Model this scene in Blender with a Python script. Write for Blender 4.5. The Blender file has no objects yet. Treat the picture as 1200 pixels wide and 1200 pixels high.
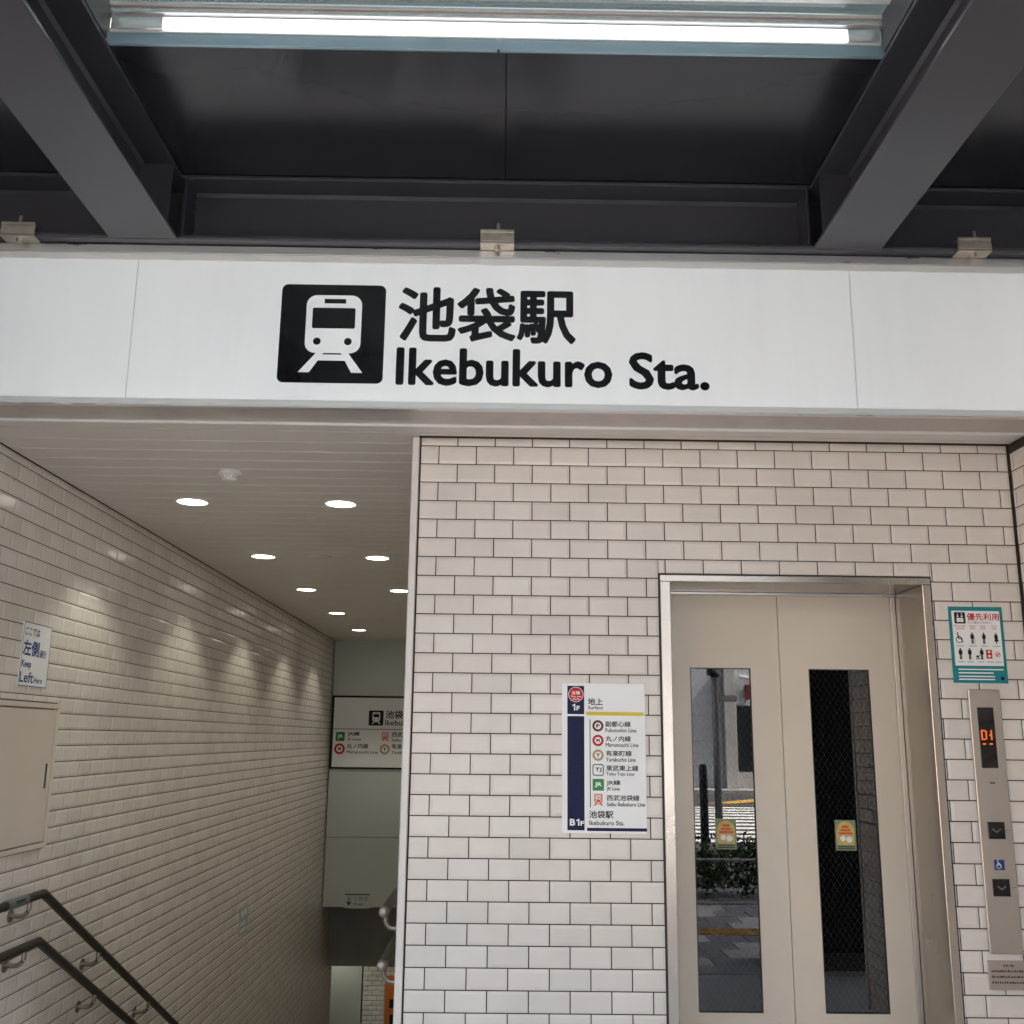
import bpy, math, random
from mathutils import Matrix, Vector
random.seed(7)
SC = bpy.context.scene
COL = SC.collection
rad = math.radians

# ------------------------------------------------------------------ camera
CAM_P = Vector((0.0, 0.0, 1.55))
FPX, PITCH, YAW, ROLL = 1194.53 / 1200, 0.2188, 0.0091, 0.0117
_f = Vector((math.sin(YAW) * math.cos(PITCH), math.cos(YAW) * math.cos(PITCH), math.sin(PITCH)))
_r = Vector((math.cos(YAW), -math.sin(YAW), 0))
_u = _r.cross(_f)
_r2 = _r * math.cos(ROLL) + _u * math.sin(ROLL)
_u2 = -_r * math.sin(ROLL) + _u * math.cos(ROLL)
cam = bpy.data.cameras.new("camera")
cam.sensor_width = 36
cam.lens = FPX * 36
cam.clip_start = 0.05
cam.clip_end = 2000
cam_o = bpy.data.objects.new("camera", cam)
COL.objects.link(cam_o)
cam_o.matrix_world = Matrix(((_r2.x, _u2.x, -_f.x, CAM_P.x), (_r2.y, _u2.y, -_f.y, CAM_P.y),
                             (_r2.z, _u2.z, -_f.z, CAM_P.z), (0, 0, 0, 1)))
SC.camera = cam_o


def screen(p):
    v = Vector(p) - CAM_P
    z = v.dot(_f)
    if z < 0.1:
        return None
    return 0.5 + FPX * v.dot(_r2) / z, 0.5 - FPX * v.dot(_u2) / z


# ------------------------------------------------------------------ world, sun, exposure
SUN_EL, SUN_AZ = rad(50), rad(78)
world = bpy.data.worlds.new("World")
SC.world = world
world.use_nodes = True
wn = world.node_tree
sky = wn.nodes.new("ShaderNodeTexSky")
sky.sky_type = 'NISHITA'
sky.sun_disc = False
sky.sun_elevation = SUN_EL
sky.sun_rotation = SUN_AZ
sky.air_density = 0.9
sky.dust_density = 6.0
sky.ozone_density = 0.4
wn.links.new(sky.outputs[0], wn.nodes['Background'].inputs[0])
wn.nodes['Background'].inputs[1].default_value = 0.12
sun = bpy.data.lights.new("sun", 'SUN')
sun.energy = 5.0
sun.angle = rad(0.5)
sun.color = (1, 0.95, 0.88)
sun_o = bpy.data.objects.new("sun", sun)
COL.objects.link(sun_o)
_d = -Vector((math.sin(SUN_AZ) * math.cos(SUN_EL), math.cos(SUN_AZ) * math.cos(SUN_EL), math.sin(SUN_EL)))
sun_o.rotation_euler = _d.to_track_quat('-Z', 'Y').to_euler()
sun_o.location = (30, -8, 40)
SC.view_settings.view_transform = 'Standard'
SC.view_settings.look = 'None'
SC.view_settings.gamma = 1
SC.view_settings.use_curve_mapping = False
SC.view_settings.exposure = 2.96
SC.cycles.max_bounces = 7
SC.cycles.diffuse_bounces = 4
SC.cycles.glossy_bounces = 3
SC.cycles.transmission_bounces = 3
SC.cycles.transparent_max_bounces = 8
SC.cycles.use_adaptive_sampling = True
SC.cycles.adaptive_threshold = 0.02
SC.cycles.caustics_reflective = False
SC.cycles.caustics_refractive = False


# ------------------------------------------------------------------ materials
MATS = {}


def mat(name, col, rough=0.5, metal=0.0, var=0.0, vscale=6.0, bump=0.0, bscale=60.0, rand=0.0, spec=0.5,
        coat=0.0, emit=None, estr=0.0, rvar=0.0, stretch=None, dirt=0.0, dirtcol=(0.1, 0.08, 0.06), dscale=3.0):
    m = bpy.data.materials.new(name)
    m.use_nodes = True
    t = m.node_tree
    b = t.nodes['Principled BSDF']
    b.inputs['Roughness'].default_value = rough
    b.inputs['Metallic'].default_value = metal
    b.inputs['Specular IOR Level'].default_value = spec
    b.inputs['Coat Weight'].default_value = coat
    b.inputs['Coat Roughness'].default_value = 0.06
    N, L = t.nodes.new, t.links.new
    tc = N('ShaderNodeTexCoord')
    gm = N('ShaderNodeNewGeometry')
    pos = gm.outputs['Position']
    if stretch:
        mp = N('ShaderNodeMapping')
        mp.inputs['Scale'].default_value = stretch
        L(pos, mp.inputs[0])
        pos = mp.outputs[0]
    base = N('ShaderNodeRGB')
    base.outputs[0].default_value = (*col, 1)
    cur = base.outputs[0]
    if var:
        nz = N('ShaderNodeTexNoise')
        nz.inputs['Scale'].default_value = vscale
        nz.inputs['Detail'].default_value = 5
        L(pos, nz.inputs['Vector'])
        mr = N('ShaderNodeMapRange')
        mr.inputs[1].default_value = 0.3
        mr.inputs[2].default_value = 0.7
        mr.inputs[3].default_value = 1 - var
        mr.inputs[4].default_value = 1 + var
        L(nz.outputs[0], mr.inputs[0])
        mx = N('ShaderNodeMix')
        mx.data_type = 'RGBA'
        mx.blend_type = 'MULTIPLY'
        mx.inputs[0].default_value = 1
        L(cur, mx.inputs[6])
        L(mr.outputs[0], mx.inputs[7])
        cur = mx.outputs[2]
    if rand:
        oi = N('ShaderNodeObjectInfo')
        ad = N('ShaderNodeMath')
        ad.operation = 'ADD'
        L(oi.outputs['Random'], ad.inputs[0])
        L(gm.outputs['Random Per Island'], ad.inputs[1])
        fr = N('ShaderNodeMath')
        fr.operation = 'FRACT'
        L(ad.outputs[0], fr.inputs[0])
        rp = N('ShaderNodeValToRGB')
        e = rp.color_ramp.elements
        e[0].color = (1 - rand, (1 - rand) * 0.995, (1 - rand) * 0.985, 1)
        e[1].color = (1 + rand * .4, 1 + rand * .35, 1 + rand * .35, 1)
        x = rp.color_ramp.elements.new(0.5)
        x.color = (1.0, 0.985, 0.98, 1)
        L(fr.outputs[0], rp.inputs[0])
        mx = N('ShaderNodeMix')
        mx.data_type = 'RGBA'
        mx.blend_type = 'MULTIPLY'
        mx.inputs[0].default_value = 1
        L(cur, mx.inputs[6])
        L(rp.outputs[0], mx.inputs[7])
        cur = mx.outputs[2]
    if dirt:
        nz = N('ShaderNodeTexNoise')
        nz.inputs['Scale'].default_value = dscale
        nz.inputs['Detail'].default_value = 8
        nz.inputs['Roughness'].default_value = 0.65
        L(pos, nz.inputs['Vector'])
        mr = N('ShaderNodeMapRange')
        mr.inputs[1].default_value = 0.5
        mr.inputs[2].default_value = 0.75
        mr.inputs[3].default_value = 0
        mr.inputs[4].default_value = dirt
        L(nz.outputs[0], mr.inputs[0])
        mx = N('ShaderNodeMix')
        mx.data_type = 'RGBA'
        L(mr.outputs[0], mx.inputs[0])
        L(cur, mx.inputs[6])
        mx.inputs[7].default_value = (*dirtcol, 1)
        cur = mx.outputs[2]
    L(cur, b.inputs['Base Color'])
    if rvar:
        nz = N('ShaderNodeTexNoise')
        nz.inputs['Scale'].default_value = 4
        nz.inputs['Detail'].default_value = 6
        L(pos, nz.inputs['Vector'])
        mr = N('ShaderNodeMapRange')
        mr.inputs[1].default_value = 0.3
        mr.inputs[2].default_value = 0.7
        mr.inputs[3].default_value = max(0.02, rough - rvar)
        mr.inputs[4].default_value = rough + rvar
        L(nz.outputs[0], mr.inputs[0])
        L(mr.outputs[0], b.inputs['Roughness'])
    if bump:
        nz = N('ShaderNodeTexNoise')
        nz.inputs['Scale'].default_value = bscale
        nz.inputs['Detail'].default_value = 3
        L(pos, nz.inputs['Vector'])
        bp = N('ShaderNodeBump')
        bp.inputs['Strength'].default_value = 1.0
        bp.inputs['Distance'].default_value = bump
        L(nz.outputs[0], bp.inputs['Height'])
        L(bp.outputs[0], b.inputs['Normal'])
    if emit:
        b.inputs['Emission Color'].default_value = (*emit, 1)
        b.inputs['Emission Strength'].default_value = estr
    MATS[name] = m
    return m


mat('tile', (0.735, 0.685, 0.630), 0.19, var=0.04, vscale=7, rand=0.055, spec=0.42)
mat('grout', (0.040, 0.027, 0.020), 0.9, var=0.2, vscale=40)
mat('steel_paint', (0.052, 0.053, 0.064), 0.32, var=0.06, vscale=3, bump=0.0001, bscale=220)
mat('deck_paint', (0.024, 0.024, 0.031), 0.24, var=0.05, vscale=1.5)
mat('sky_tinted_steel', (0.30, 0.43, 0.50), 0.25, 0.3, var=0.04)  # steel with its blue sky reflection put into the base colour
mat('aluminium', (0.70, 0.70, 0.70), 0.32, 0.85, var=0.05, rvar=0.06, stretch=(1, 8, 8))
mat('aluminium_polished', (0.92, 0.93, 0.93), 0.22, 0.8, var=0.02)
mat('aluminium_white', (0.78, 0.79, 0.78), 0.35, 0.15, var=0.03)
mat('trim_white', (0.72, 0.68, 0.64), 0.35, 0.0, var=0.03)
mat('soffit_metal', (0.50, 0.445, 0.41), 0.35, 0.25, var=0.06, dirt=0.2, dscale=8)
mat('stainless', (0.46, 0.425, 0.385), 0.25, 1.0, rvar=0.03)
mat('bracket_metal', (0.34, 0.30, 0.27), 0.34, 1.0)
mat('stainless_dull', (0.50, 0.465, 0.43), 0.36, 1.0, var=0.03, vscale=2.5, rvar=0.03)
mat('bolt_metal', (0.55, 0.52, 0.48), 0.35, 1.0)
mat('clamp_metal', (0.62, 0.56, 0.48), 0.34, 0.9, var=0.12, vscale=30)
mat('sign_white', (0.76, 0.79, 0.82), 0.035, var=0.02, vscale=1.2, spec=0.95, emit=(0.90, 0.97, 1.0), estr=0.026, dirt=0.10, dirtcol=(0.55, 0.55, 0.53), dscale=2.2, stretch=(5, 1, 0.5))
mat('sign_black', (0.008, 0.008, 0.010), 0.09)
mat('sign_seam', (0.56, 0.57, 0.57), 0.4)
mat('sign_edge', (0.62, 0.66, 0.68), 0.3, var=0.02)
mat('ceiling_paint', (0.70, 0.655, 0.60), 0.38, var=0.03, vscale=4, dirt=0.08, dscale=2)
mat('panel_white', (0.54, 0.55, 0.50), 0.25, var=0.03, vscale=2)
mat('plastic_white', (0.75, 0.73, 0.70), 0.4)
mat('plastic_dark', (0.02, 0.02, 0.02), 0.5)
mat('cabinet_paint', (0.66, 0.58, 0.50), 0.35, var=0.03, vscale=3, rvar=0.05)
mat('door_paint', (0.76, 0.66, 0.535), 0.30, var=0.02, vscale=2.5, rvar=0.02)
mat('rail_brown', (0.020, 0.014, 0.010), 0.42, var=0.15, vscale=30, rvar=0.06)
mat('rail_plate', (0.16, 0.18, 0.17), 0.4, 0.3)
mat('print_white', (0.84, 0.84, 0.83), 0.35, var=0.01)
mat('print_black', (0.02, 0.02, 0.022), 0.55, spec=0.15)
mat('print_grey', (0.045, 0.045, 0.05), 0.55, spec=0.15)
mat('print_navy', (0.016, 0.02, 0.06), 0.55, spec=0.15)
mat('print_blue', (0.03, 0.06, 0.22), 0.55, spec=0.15)
mat('print_red', (0.55, 0.03, 0.03), 0.55, spec=0.15)
mat('print_yellow', (0.72, 0.58, 0.06), 0.55, spec=0.15)
mat('print_brown', (0.13, 0.05, 0.035), 0.55, spec=0.15)
mat('print_gold', (0.50, 0.34, 0.15), 0.55, spec=0.15)
mat('print_green', (0.06, 0.27, 0.09), 0.55, spec=0.15)
mat('print_orange', (0.68, 0.13, 0.05), 0.55, spec=0.15)
mat('print_pink', (0.7, 0.16, 0.2), 0.55, spec=0.15)
mat('print_teal', (0.02, 0.24, 0.27), 0.55, spec=0.15, var=0.03)
mat('sticker_yellow', (0.62, 0.44, 0.14), 0.5, var=0.15, vscale=60)
mat('sticker_green', (0.22, 0.28, 0.16), 0.5)
mat('screen_black', (0.006, 0.006, 0.007), 0.12)
mat('led', (0.1, 0.02, 0.0), 0.5, emit=(1.0, 0.15, 0.015), estr=0.13)
mat('lamp_glow', (0.9, 0.9, 0.9), 0.5, emit=(1.0, 0.97, 0.85), estr=0.9)
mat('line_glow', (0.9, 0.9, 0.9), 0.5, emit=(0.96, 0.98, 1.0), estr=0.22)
mat('dark_void', (0.012, 0.012, 0.013), 0.7)
mat('concrete_dark', (0.36, 0.345, 0.32), 0.8, var=0.1, vscale=3)
mat('floor_stone', (0.32, 0.30, 0.28), 0.5, var=0.15, vscale=12)
mat('slab_grey', (0.46, 0.46, 0.455), 0.6, var=0.12, vscale=8)
mat('paver_dark', (0.26, 0.265, 0.275), 0.75, var=0.12, rand=0.2)
mat('paver_light', (0.62, 0.61, 0.59), 0.75, var=0.08, rand=0.15)
mat('tactile_yellow', (0.52, 0.33, 0.08), 0.7, var=0.1)
mat('kerb', (0.40, 0.39, 0.37), 0.8, var=0.1)
mat('asphalt', (0.055, 0.056, 0.06), 0.9, var=0.2, vscale=30, dirt=0.2, dirtcol=(0.09, 0.088, 0.085), dscale=0.6)
mat('road_white', (0.78, 0.78, 0.76), 0.7, var=0.08, vscale=9)
mat('road_yellow', (0.62, 0.36, 0.06), 0.7, var=0.08)
mat('leaf', (0.050, 0.115, 0.022), 0.5, rand=0.4)
mat('bark', (0.10, 0.07, 0.05), 0.9, var=0.2)
mat('pole_grey', (0.46, 0.47, 0.47), 0.45, 0.3, var=0.08)
mat('post_navy', (0.03, 0.035, 0.06), 0.4)
mat('facade_grey', (0.55, 0.60, 0.64), 0.6, var=0.08, vscale=2)
mat('facade_pale', (0.50, 0.49, 0.47), 0.7, var=0.07, vscale=1)
mat('facade_tan', (0.42, 0.36, 0.30), 0.75, var=0.08, vscale=1)
mat('facade_red', (0.16, 0.015, 0.02), 0.6)
mat('facade_dark', (0.10, 0.105, 0.115), 0.5, var=0.08)
mat('window_dark', (0.02, 0.024, 0.028), 0.05, spec=0.8)
mat('pillar_dark', (0.014, 0.014, 0.016), 0.45, var=0.1)
mat('banner_orange', (0.62, 0.17, 0.03), 0.5, var=0.05)


def glassy(name, tint, refl, rough, diffuse=None):
    m = bpy.data.materials.new(name)
    m.use_nodes = True
    t = m.node_tree
    t.nodes.remove(t.nodes['Principled BSDF'])
    N, L = t.nodes.new, t.links.new
    out = t.nodes['Material Output']
    tr = N('ShaderNodeBsdfTransparent')
    tr.inputs[0].default_value = (*tint, 1)
    src = tr.outputs[0]
    if diffuse:
        df = N('ShaderNodeBsdfTranslucent')
        df.inputs[0].default_value = (*diffuse[0], 1)
        mx = N('ShaderNodeMixShader')
        mx.inputs[0].default_value = diffuse[1]
        L(src, mx.inputs[1])
        L(df.outputs[0], mx.inputs[2])
        src = mx.outputs[0]
    gl = N('ShaderNodeBsdfGlossy')
    gl.inputs['Roughness'].default_value = rough
    fr = N('ShaderNodeFresnel')
    fr.inputs[0].default_value = 1.5
    ad = N('ShaderNodeMath')
    ad.operation = 'ADD'
    ad.use_clamp = True
    ad.inputs[1].default_value = refl
    L(fr.outputs[0], ad.inputs[0])
    mx = N('ShaderNodeMixShader')
    L(ad.outputs[0], mx.inputs[0])
    L(src, mx.inputs[1])
    L(gl.outputs[0], mx.inputs[2])
    L(mx.outputs[0], out.inputs[0])
    MATS[name] = m
    return m


glassy('door_glass', (0.30, 0.31, 0.31), 0.055, 0.0)
glassy('roof_glass', (0.88, 0.98, 0.93), 0.02, 0.02, ((0.85, 0.97, 0.92), 0.12))


# ------------------------------------------------------------------ mesh helpers
class MB:
    def __init__(s):
        s.v, s.f, s.sm = [], [], False

    def quad(s, a, b, c, d):
        n = len(s.v)
        s.v += [a, b, c, d]
        s.f.append((n, n + 1, n + 2, n + 3))
        return s

    def box(s, x0, y0, z0, x1, y1, z1, bev=0.0):
        n = len(s.v)
        if bev <= 0:
            s.v += [(x, y, z) for x in (x0, x1) for y in (y0, y1) for z in (z0, z1)]
            for q in ((0, 1, 3, 2), (4, 6, 7, 5), (0, 4, 5, 1), (2, 3, 7, 6), (0, 2, 6, 4), (1, 5, 7, 3)):
                s.f.append(tuple(n + i for i in q))
            return s
        # chamfered box: three shrunken shells
        bx = [min(bev, abs(e) * 0.45) for e in (x1 - x0, y1 - y0, z1 - z0)]
        idx = {}
        for i, x in enumerate((x0, x1)):
            for j, y in enumerate((y0, y1)):
                for k, z in enumerate((z0, z1)):
                    sx, sy, sz = (1 if i == 0 else -1), (1 if j == 0 else -1), (1 if k == 0 else -1)
                    b = min(bx)
                    for ax, p in enumerate(((x, y + sy * b, z + sz * b), (x + sx * b, y, z + sz * b),
                                            (x + sx * b, y + sy * b, z))):
                        idx[i, j, k, ax] = len(s.v)
                        s.v.append(p)
        def F(*q):
            s.f.append(tuple(idx[t] for t in q))
        F((0, 0, 0, 0), (0, 0, 1, 0), (0, 1, 1, 0), (0, 1, 0, 0))
        F((1, 0, 0, 0), (1, 1, 0, 0), (1, 1, 1, 0), (1, 0, 1, 0))
        F((0, 0, 0, 1), (1, 0, 0, 1), (1, 0, 1, 1), (0, 0, 1, 1))
        F((0, 1, 0, 1), (0, 1, 1, 1), (1, 1, 1, 1), (1, 1, 0, 1))
        F((0, 0, 0, 2), (0, 1, 0, 2), (1, 1, 0, 2), (1, 0, 0, 2))
        F((0, 0, 1, 2), (1, 0, 1, 2), (1, 1, 1, 2), (0, 1, 1, 2))
        for i in (0, 1):
            for j in (0, 1):
                F((i, j, 0, 0), (i, j, 1, 0), (i, j, 1, 1), (i, j, 0, 1))
        for i in (0, 1):
            for k in (0, 1):
                F((i, 0, k, 0), (i, 1, k, 0), (i, 1, k, 2), (i, 0, k, 2))
        for j in (0, 1):
            for k in (0, 1):
                F((0, j, k, 1), (1, j, k, 1), (1, j, k, 2), (0, j, k, 2))
        for i in (0, 1):
            for j in (0, 1):
                for k in (0, 1):
                    F((i, j, k, 0), (i, j, k, 1), (i, j, k, 2))
        return s

    def tube(s, pts, r, n=12, cap=True):
        pts = [Vector(p) for p in pts]
        rings = []
        for i, p in enumerate(pts):
            d = (pts[min(i + 1, len(pts) - 1)] - pts[max(i - 1, 0)]).normalized()
            a = Vector((0, 0, 1)) if abs(d.z) < 0.95 else Vector((1, 0, 0))
            u = d.cross(a).normalized()
            w = u.cross(d)
            k = 1.0
            if 0 < i < len(pts) - 1:
                c = (pts[i] - pts[i - 1]).normalized().dot((pts[i + 1] - pts[i]).normalized())
                k = 1 / max(0.6, math.sqrt((1 + c) / 2))
            rr = r[i] if isinstance(r, (list, tuple)) else r
            n0 = len(s.v)
            for q in range(n):
                t = 2 * math.pi * q / n
                s.v.append(tuple(p + u * math.cos(t) * rr + w * math.sin(t) * rr * k))
            rings.append(n0)
        for a, b in zip(rings, rings[1:]):
            for q in range(n):
                s.f.append((a + q, a + (q + 1) % n, b + (q + 1) % n, b + q))
        if cap:
            s.f.append(tuple(rings[0] + q for q in range(n))[::-1])
            s.f.append(tuple(rings[-1] + q for q in range(n)))
        s.sm = True
        return s

    def cyl(s, p0, p1, r, n=20):
        return s.tube([p0, p1], r, n)

    def ring(s, x0, x1, z0, z1, hx0, hx1, hz0, hz1, y0, y1):
        """upright slab in the XZ plane with a rectangular hole"""
        o = [(x0, z0), (x1, z0), (x1, z1), (x0, z1)]
        h = [(hx0, hz0), (hx1, hz0), (hx1, hz1), (hx0, hz1)]
        n = len(s.v)
        for y in (y0, y1):
            for p in o + h:
                s.v.append((p[0], y, p[1]))
        for i in range(4):
            j = (i + 1) % 4
            s.f.append((n + i, n + j, n + 4 + j, n + 4 + i))
            s.f.append((n + 8 + j, n + 8 + i, n + 12 + i, n + 12 + j))
            s.f.append((n + i, n + 8 + i, n + 8 + j, n + j))
            s.f.append((n + 4 + i, n + 4 + j, n + 12 + j, n + 12 + i))
        return s


WL = {}     # world location of every object made here


def _mesh(name, mb, m):
    me = bpy.data.meshes.new(name)
    me.from_pydata([tuple(p) for p in mb.v], [], mb.f)
    me.validate()
    me.update()
    if mb.sm:
        me.polygons.foreach_set('use_smooth', [True] * len(me.polygons))
        try:
            me.set_sharp_from_angle(angle=rad(35))
        except Exception:
            pass
    me.materials.append(MATS[m] if isinstance(m, str) else m)
    return me


def tag(o, label=None, cat=None, group=None, kind=None):
    if label:
        o['label'] = label
    if cat:
        o['category'] = cat
    if group:
        o['group'] = group
    if kind:
        o['kind'] = kind
    return o


def empty(name, loc, label, cat, group=None):
    o = bpy.data.objects.new(name, None)
    COL.objects.link(o)
    o.location = loc
    o.empty_display_size = 0.1
    WL[o.name] = Vector(loc)
    return tag(o, label, cat, group)


def obj(name, mb, m, parent=None, kind=None):
    """mesh given in world coordinates, linked under its parent"""
    w = WL[parent.name] if parent else Vector((0, 0, 0))
    if parent is None and mb.v:
        xs = [p[0] for p in mb.v]
        ys = [p[1] for p in mb.v]
        w = Vector(((min(xs) + max(xs)) / 2, (min(ys) + max(ys)) / 2, min(p[2] for p in mb.v)))
    mb.v = [(p[0] - w.x, p[1] - w.y, p[2] - w.z) for p in mb.v]
    o = bpy.data.objects.new(name, _mesh(name, mb, m))
    COL.objects.link(o)
    if parent:
        o.parent = parent
    else:
        o.location = w
    WL[o.name] = w
    if kind:
        o['kind'] = kind
    return o


def place(name, me, loc, rot, parent):
    """object with shared mesh data at a world place, child of parent"""
    o = bpy.data.objects.new(name, me)
    COL.objects.link(o)
    o.location = Vector(loc) - WL[parent.name]
    o.rotation_euler = rot
    o.parent = parent
    WL[o.name] = Vector(loc)
    return o


class Plane:
    """print surface: u to the right, v up, d out of the surface"""

    def __init__(s, kind, at):
        s.k, s.a = kind, at

    def p(s, u, v, d):
        if s.k == 'front':
            return (u, s.a - d, v)
        return (s.a + d, u, v)          # left wall, facing +X


def flat(name, pl, polys, d, m, parent):
    mb = MB()
    for q in polys:
        n = len(mb.v)
        mb.v += [pl.p(u, v, d) for u, v in q]
        mb.f.append(tuple(range(n, n + len(q))))
    return obj(name, mb, m, parent)


def flat_each(name, pl, polys, d, m, parent):
    for q in polys:
        flat(name, pl, [q], d, m, parent)


def rect(u0, v0, u1, v1):
    return [(u0, v0), (u1, v0), (u1, v1), (u0, v1)]


def rrect(u0, v0, u1, v1, r, n=6):
    out = []
    for cx, cy, a0 in ((u1 - r, v0 + r, -90), (u1 - r, v1 - r, 0), (u0 + r, v1 - r, 90), (u0 + r, v0 + r, 180)):
        for i in range(n + 1):
            a = rad(a0 + 90 * i / n)
            out.append((cx + r * math.cos(a), cy + r * math.sin(a)))
    return out


def disc(u, v, r, n=28, e=1.0):
    return [(u + r * math.cos(2 * math.pi * i / n), v + r * e * math.sin(2 * math.pi * i / n)) for i in range(n)]


def annulus(u, v, r0, r1, n=28):
    out = []
    for i in range(n):
        a, b = 2 * math.pi * i / n, 2 * math.pi * (i + 1) / n
        out.append([(u + r0 * math.cos(a), v + r0 * math.sin(a)), (u + r1 * math.cos(a), v + r1 * math.sin(a)),
                    (u + r1 * math.cos(b), v + r1 * math.sin(b)), (u + r0 * math.cos(b), v + r0 * math.sin(b))])
    return out


def text(name, s, pl, u0, v0, u1, v1, d, m, parent, bold=0.0, space=1.0):
    """lettering fitted to a box; bold = stroke growth as a share of the glyph height"""
    cu = bpy.data.curves.new('lettering_curve', 'FONT')
    cu.body = s
    cu.size = 1
    cu.resolution_u = 3
    cu.space_character = space
    o = bpy.data.objects.new('lettering_curve', cu)
    COL.objects.link(o)
    dg = bpy.context.evaluated_depsgraph_get()
    me = bpy.data.meshes.new_from_object(o.evaluated_get(dg))
    bpy.data.objects.remove(o)
    V = [v.co.copy() for v in me.vertices]
    Fc = [tuple(p.vertices) for p in me.polygons]
    bpy.data.meshes.remove(me)
    bpy.data.curves.remove(cu)
    xa, xb = min(v.x for v in V), max(v.x for v in V)
    ya, yb = min(v.y for v in V), max(v.y for v in V)
    b = bold * (v1 - v0)
    sx, sy = (u1 - u0 - 2 * b) / (xb - xa), (v1 - v0 - 2 * b) / (yb - ya)
    mb = MB()
    offs = [(0, 0)]
    if bold:
        offs += [(b * math.cos(t * math.pi / 4), b * math.sin(t * math.pi / 4)) for t in range(8)]
    for i, (ox, oy) in enumerate(offs):
        n = len(mb.v)
        mb.v += [pl.p(u0 + b + (v.x - xa) * sx + ox, v0 + b + (v.y - ya) * sy + oy, d + i * 0.00004) for v in V]
        mb.f += [tuple(n + k for k in q) for q in Fc]
    return obj(name, mb, m, parent)


# ------------------------------------------------------------------ tiles
TW, TH, GAP = 0.15, 0.0752, 0.0042
TCACHE = {}


def tile_geo(w, h, t=0.006, b=0.011, bd=0.0026):
    b = min(b, w * 0.3, h * 0.3)
    o = [(-w / 2, -h / 2), (w / 2, -h / 2), (w / 2, h / 2), (-w / 2, h / 2)]
    i = [(-w / 2 + b, -h / 2 + b), (w / 2 - b, -h / 2 + b), (w / 2 - b, h / 2 - b), (-w / 2 + b, h / 2 - b)]
    v = [(x, t, z) for x, z in o] + [(x, bd, z) for x, z in o] + [(x, 0, z) for x, z in i]
    f = []
    for k in range(4):
        j = (k + 1) % 4
        f.append((k, j, 4 + j, 4 + k))
        f.append((4 + k, 4 + j, 8 + j, 8 + k))
    f.append((8, 9, 10, 11))
    return v, f


def tile_mesh(w, h):
    k = (round(w, 4), round(h, 4))
    if k not in TCACHE:
        mb = MB()
        mb.v, mb.f = tile_geo(w, h)
        TCACHE[k] = _mesh('tile', mb, 'tile')
    return TCACHE[k]


def tile_rects(u0, u1, vtop, vbot, r0, ustart, ushift, holes=(), vlimit=None):
    """running-bond rectangles; r0 = height of the first full joint below the cut top row"""
    out = []
    k = -1
    while True:
        a = r0 - TH * k
        t, bt = min(a, vtop), a - TH
        if k == -1:
            t, bt = vtop, r0
        if t <= vbot + 0.004:
            break
        bt = max(bt, vbot)
        off = ustart + (ushift if k % 2 == 0 else 0) * TW
        n = math.floor((u0 - off) / TW) - 1
        while True:
            a0, a1 = off + n * TW, off + (n + 1) * TW
            n += 1
            if a0 >= u1 - 0.003:
                break
            a0, a1 = max(a0, u0), min(a1, u1)
            if a1 - a0 < 0.006:
                continue
            P = [(a0, bt, a1, t)]
            for (h0, g0, h1, g1) in holes:
                Q = []
                for (p0, q0, p1, q1) in P:
                    if p1 <= h0 or p0 >= h1 or q1 <= g0 or q0 >= g1:
                        Q.append((p0, q0, p1, q1))
                        continue
                    if p0 < h0:
                        Q.append((p0, q0, h0 + GAP / 2, q1))
                    if p1 > h1:
                        Q.append((h1 - GAP / 2, q0, p1, q1))
                    if q1 > g1:
                        Q.append((max(p0, h0), g1, min(p1, h1), q1))
                    if q0 < g0:
                        Q.append((max(p0, h0), q0, min(p1, h1), g0))
                P = Q
            out += [q for q in P if q[2] - q[0] > 0.008 and q[3] - q[1] > 0.008]
        k += 1
    return out


def lay_tiles(parent, rects, fn, rotz, limit=300, keep=None, ugap=GAP):
    """fn(u,v) -> world point of the tile face; the largest tiles in view are parts of their own"""
    vis = []
    rest = []
    for q in rects:
        if keep and not keep(q):
            continue
        c = screen(fn((q[0] + q[2]) / 2, (q[1] + q[3]) / 2))
        a = 0
        if c and -0.01 < c[0] < 1.01 and -0.01 < c[1] < 1.01 and limit:
            p = [screen(fn(*k)) for k in ((q[0], q[1]), (q[2], q[1]), (q[2], q[3]), (q[0], q[3]))]
            if all(p):
                a = abs(sum(p[i][0] * p[(i + 1) % 4][1] - p[(i + 1) % 4][0] * p[i][1] for i in range(4))) / 2
        (vis if a > 0 else rest).append((a, q))
    vis.sort(key=lambda t: -t[0])
    rest += vis[limit:]
    rng = random.Random(3)
    R = Matrix.Rotation(rotz, 3, 'Z')

    def jit():
        return (rng.gauss(0, 0.0024), rng.gauss(0, 0.0018))
    for a, q in vis[:limit]:
        w, h = q[2] - q[0] - ugap, q[3] - q[1] - GAP
        j = jit()
        place('tile', tile_mesh(w, h), fn((q[0] + q[2]) / 2, (q[1] + q[3]) / 2), (j[0], 0, rotz + j[1]), parent)
    if rest:
        mb = MB()
        for a, q in rest:
            w, h = q[2] - q[0] - ugap, q[3] - q[1] - GAP
            v, f = tile_geo(w, h)
            c = Vector(fn((q[0] + q[2]) / 2, (q[1] + q[3]) / 2))
            j = jit()
            n = len(mb.v)
            for p in v:
                e = Vector((p[0], p[1] + p[0] * j[1] + p[2] * j[0], p[2]))
                mb.v.append(tuple(c + R @ e))
            mb.f += [tuple(n + i for i in t) for t in f]
        obj('tile', mb, 'tile', parent, kind='stuff')


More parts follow.
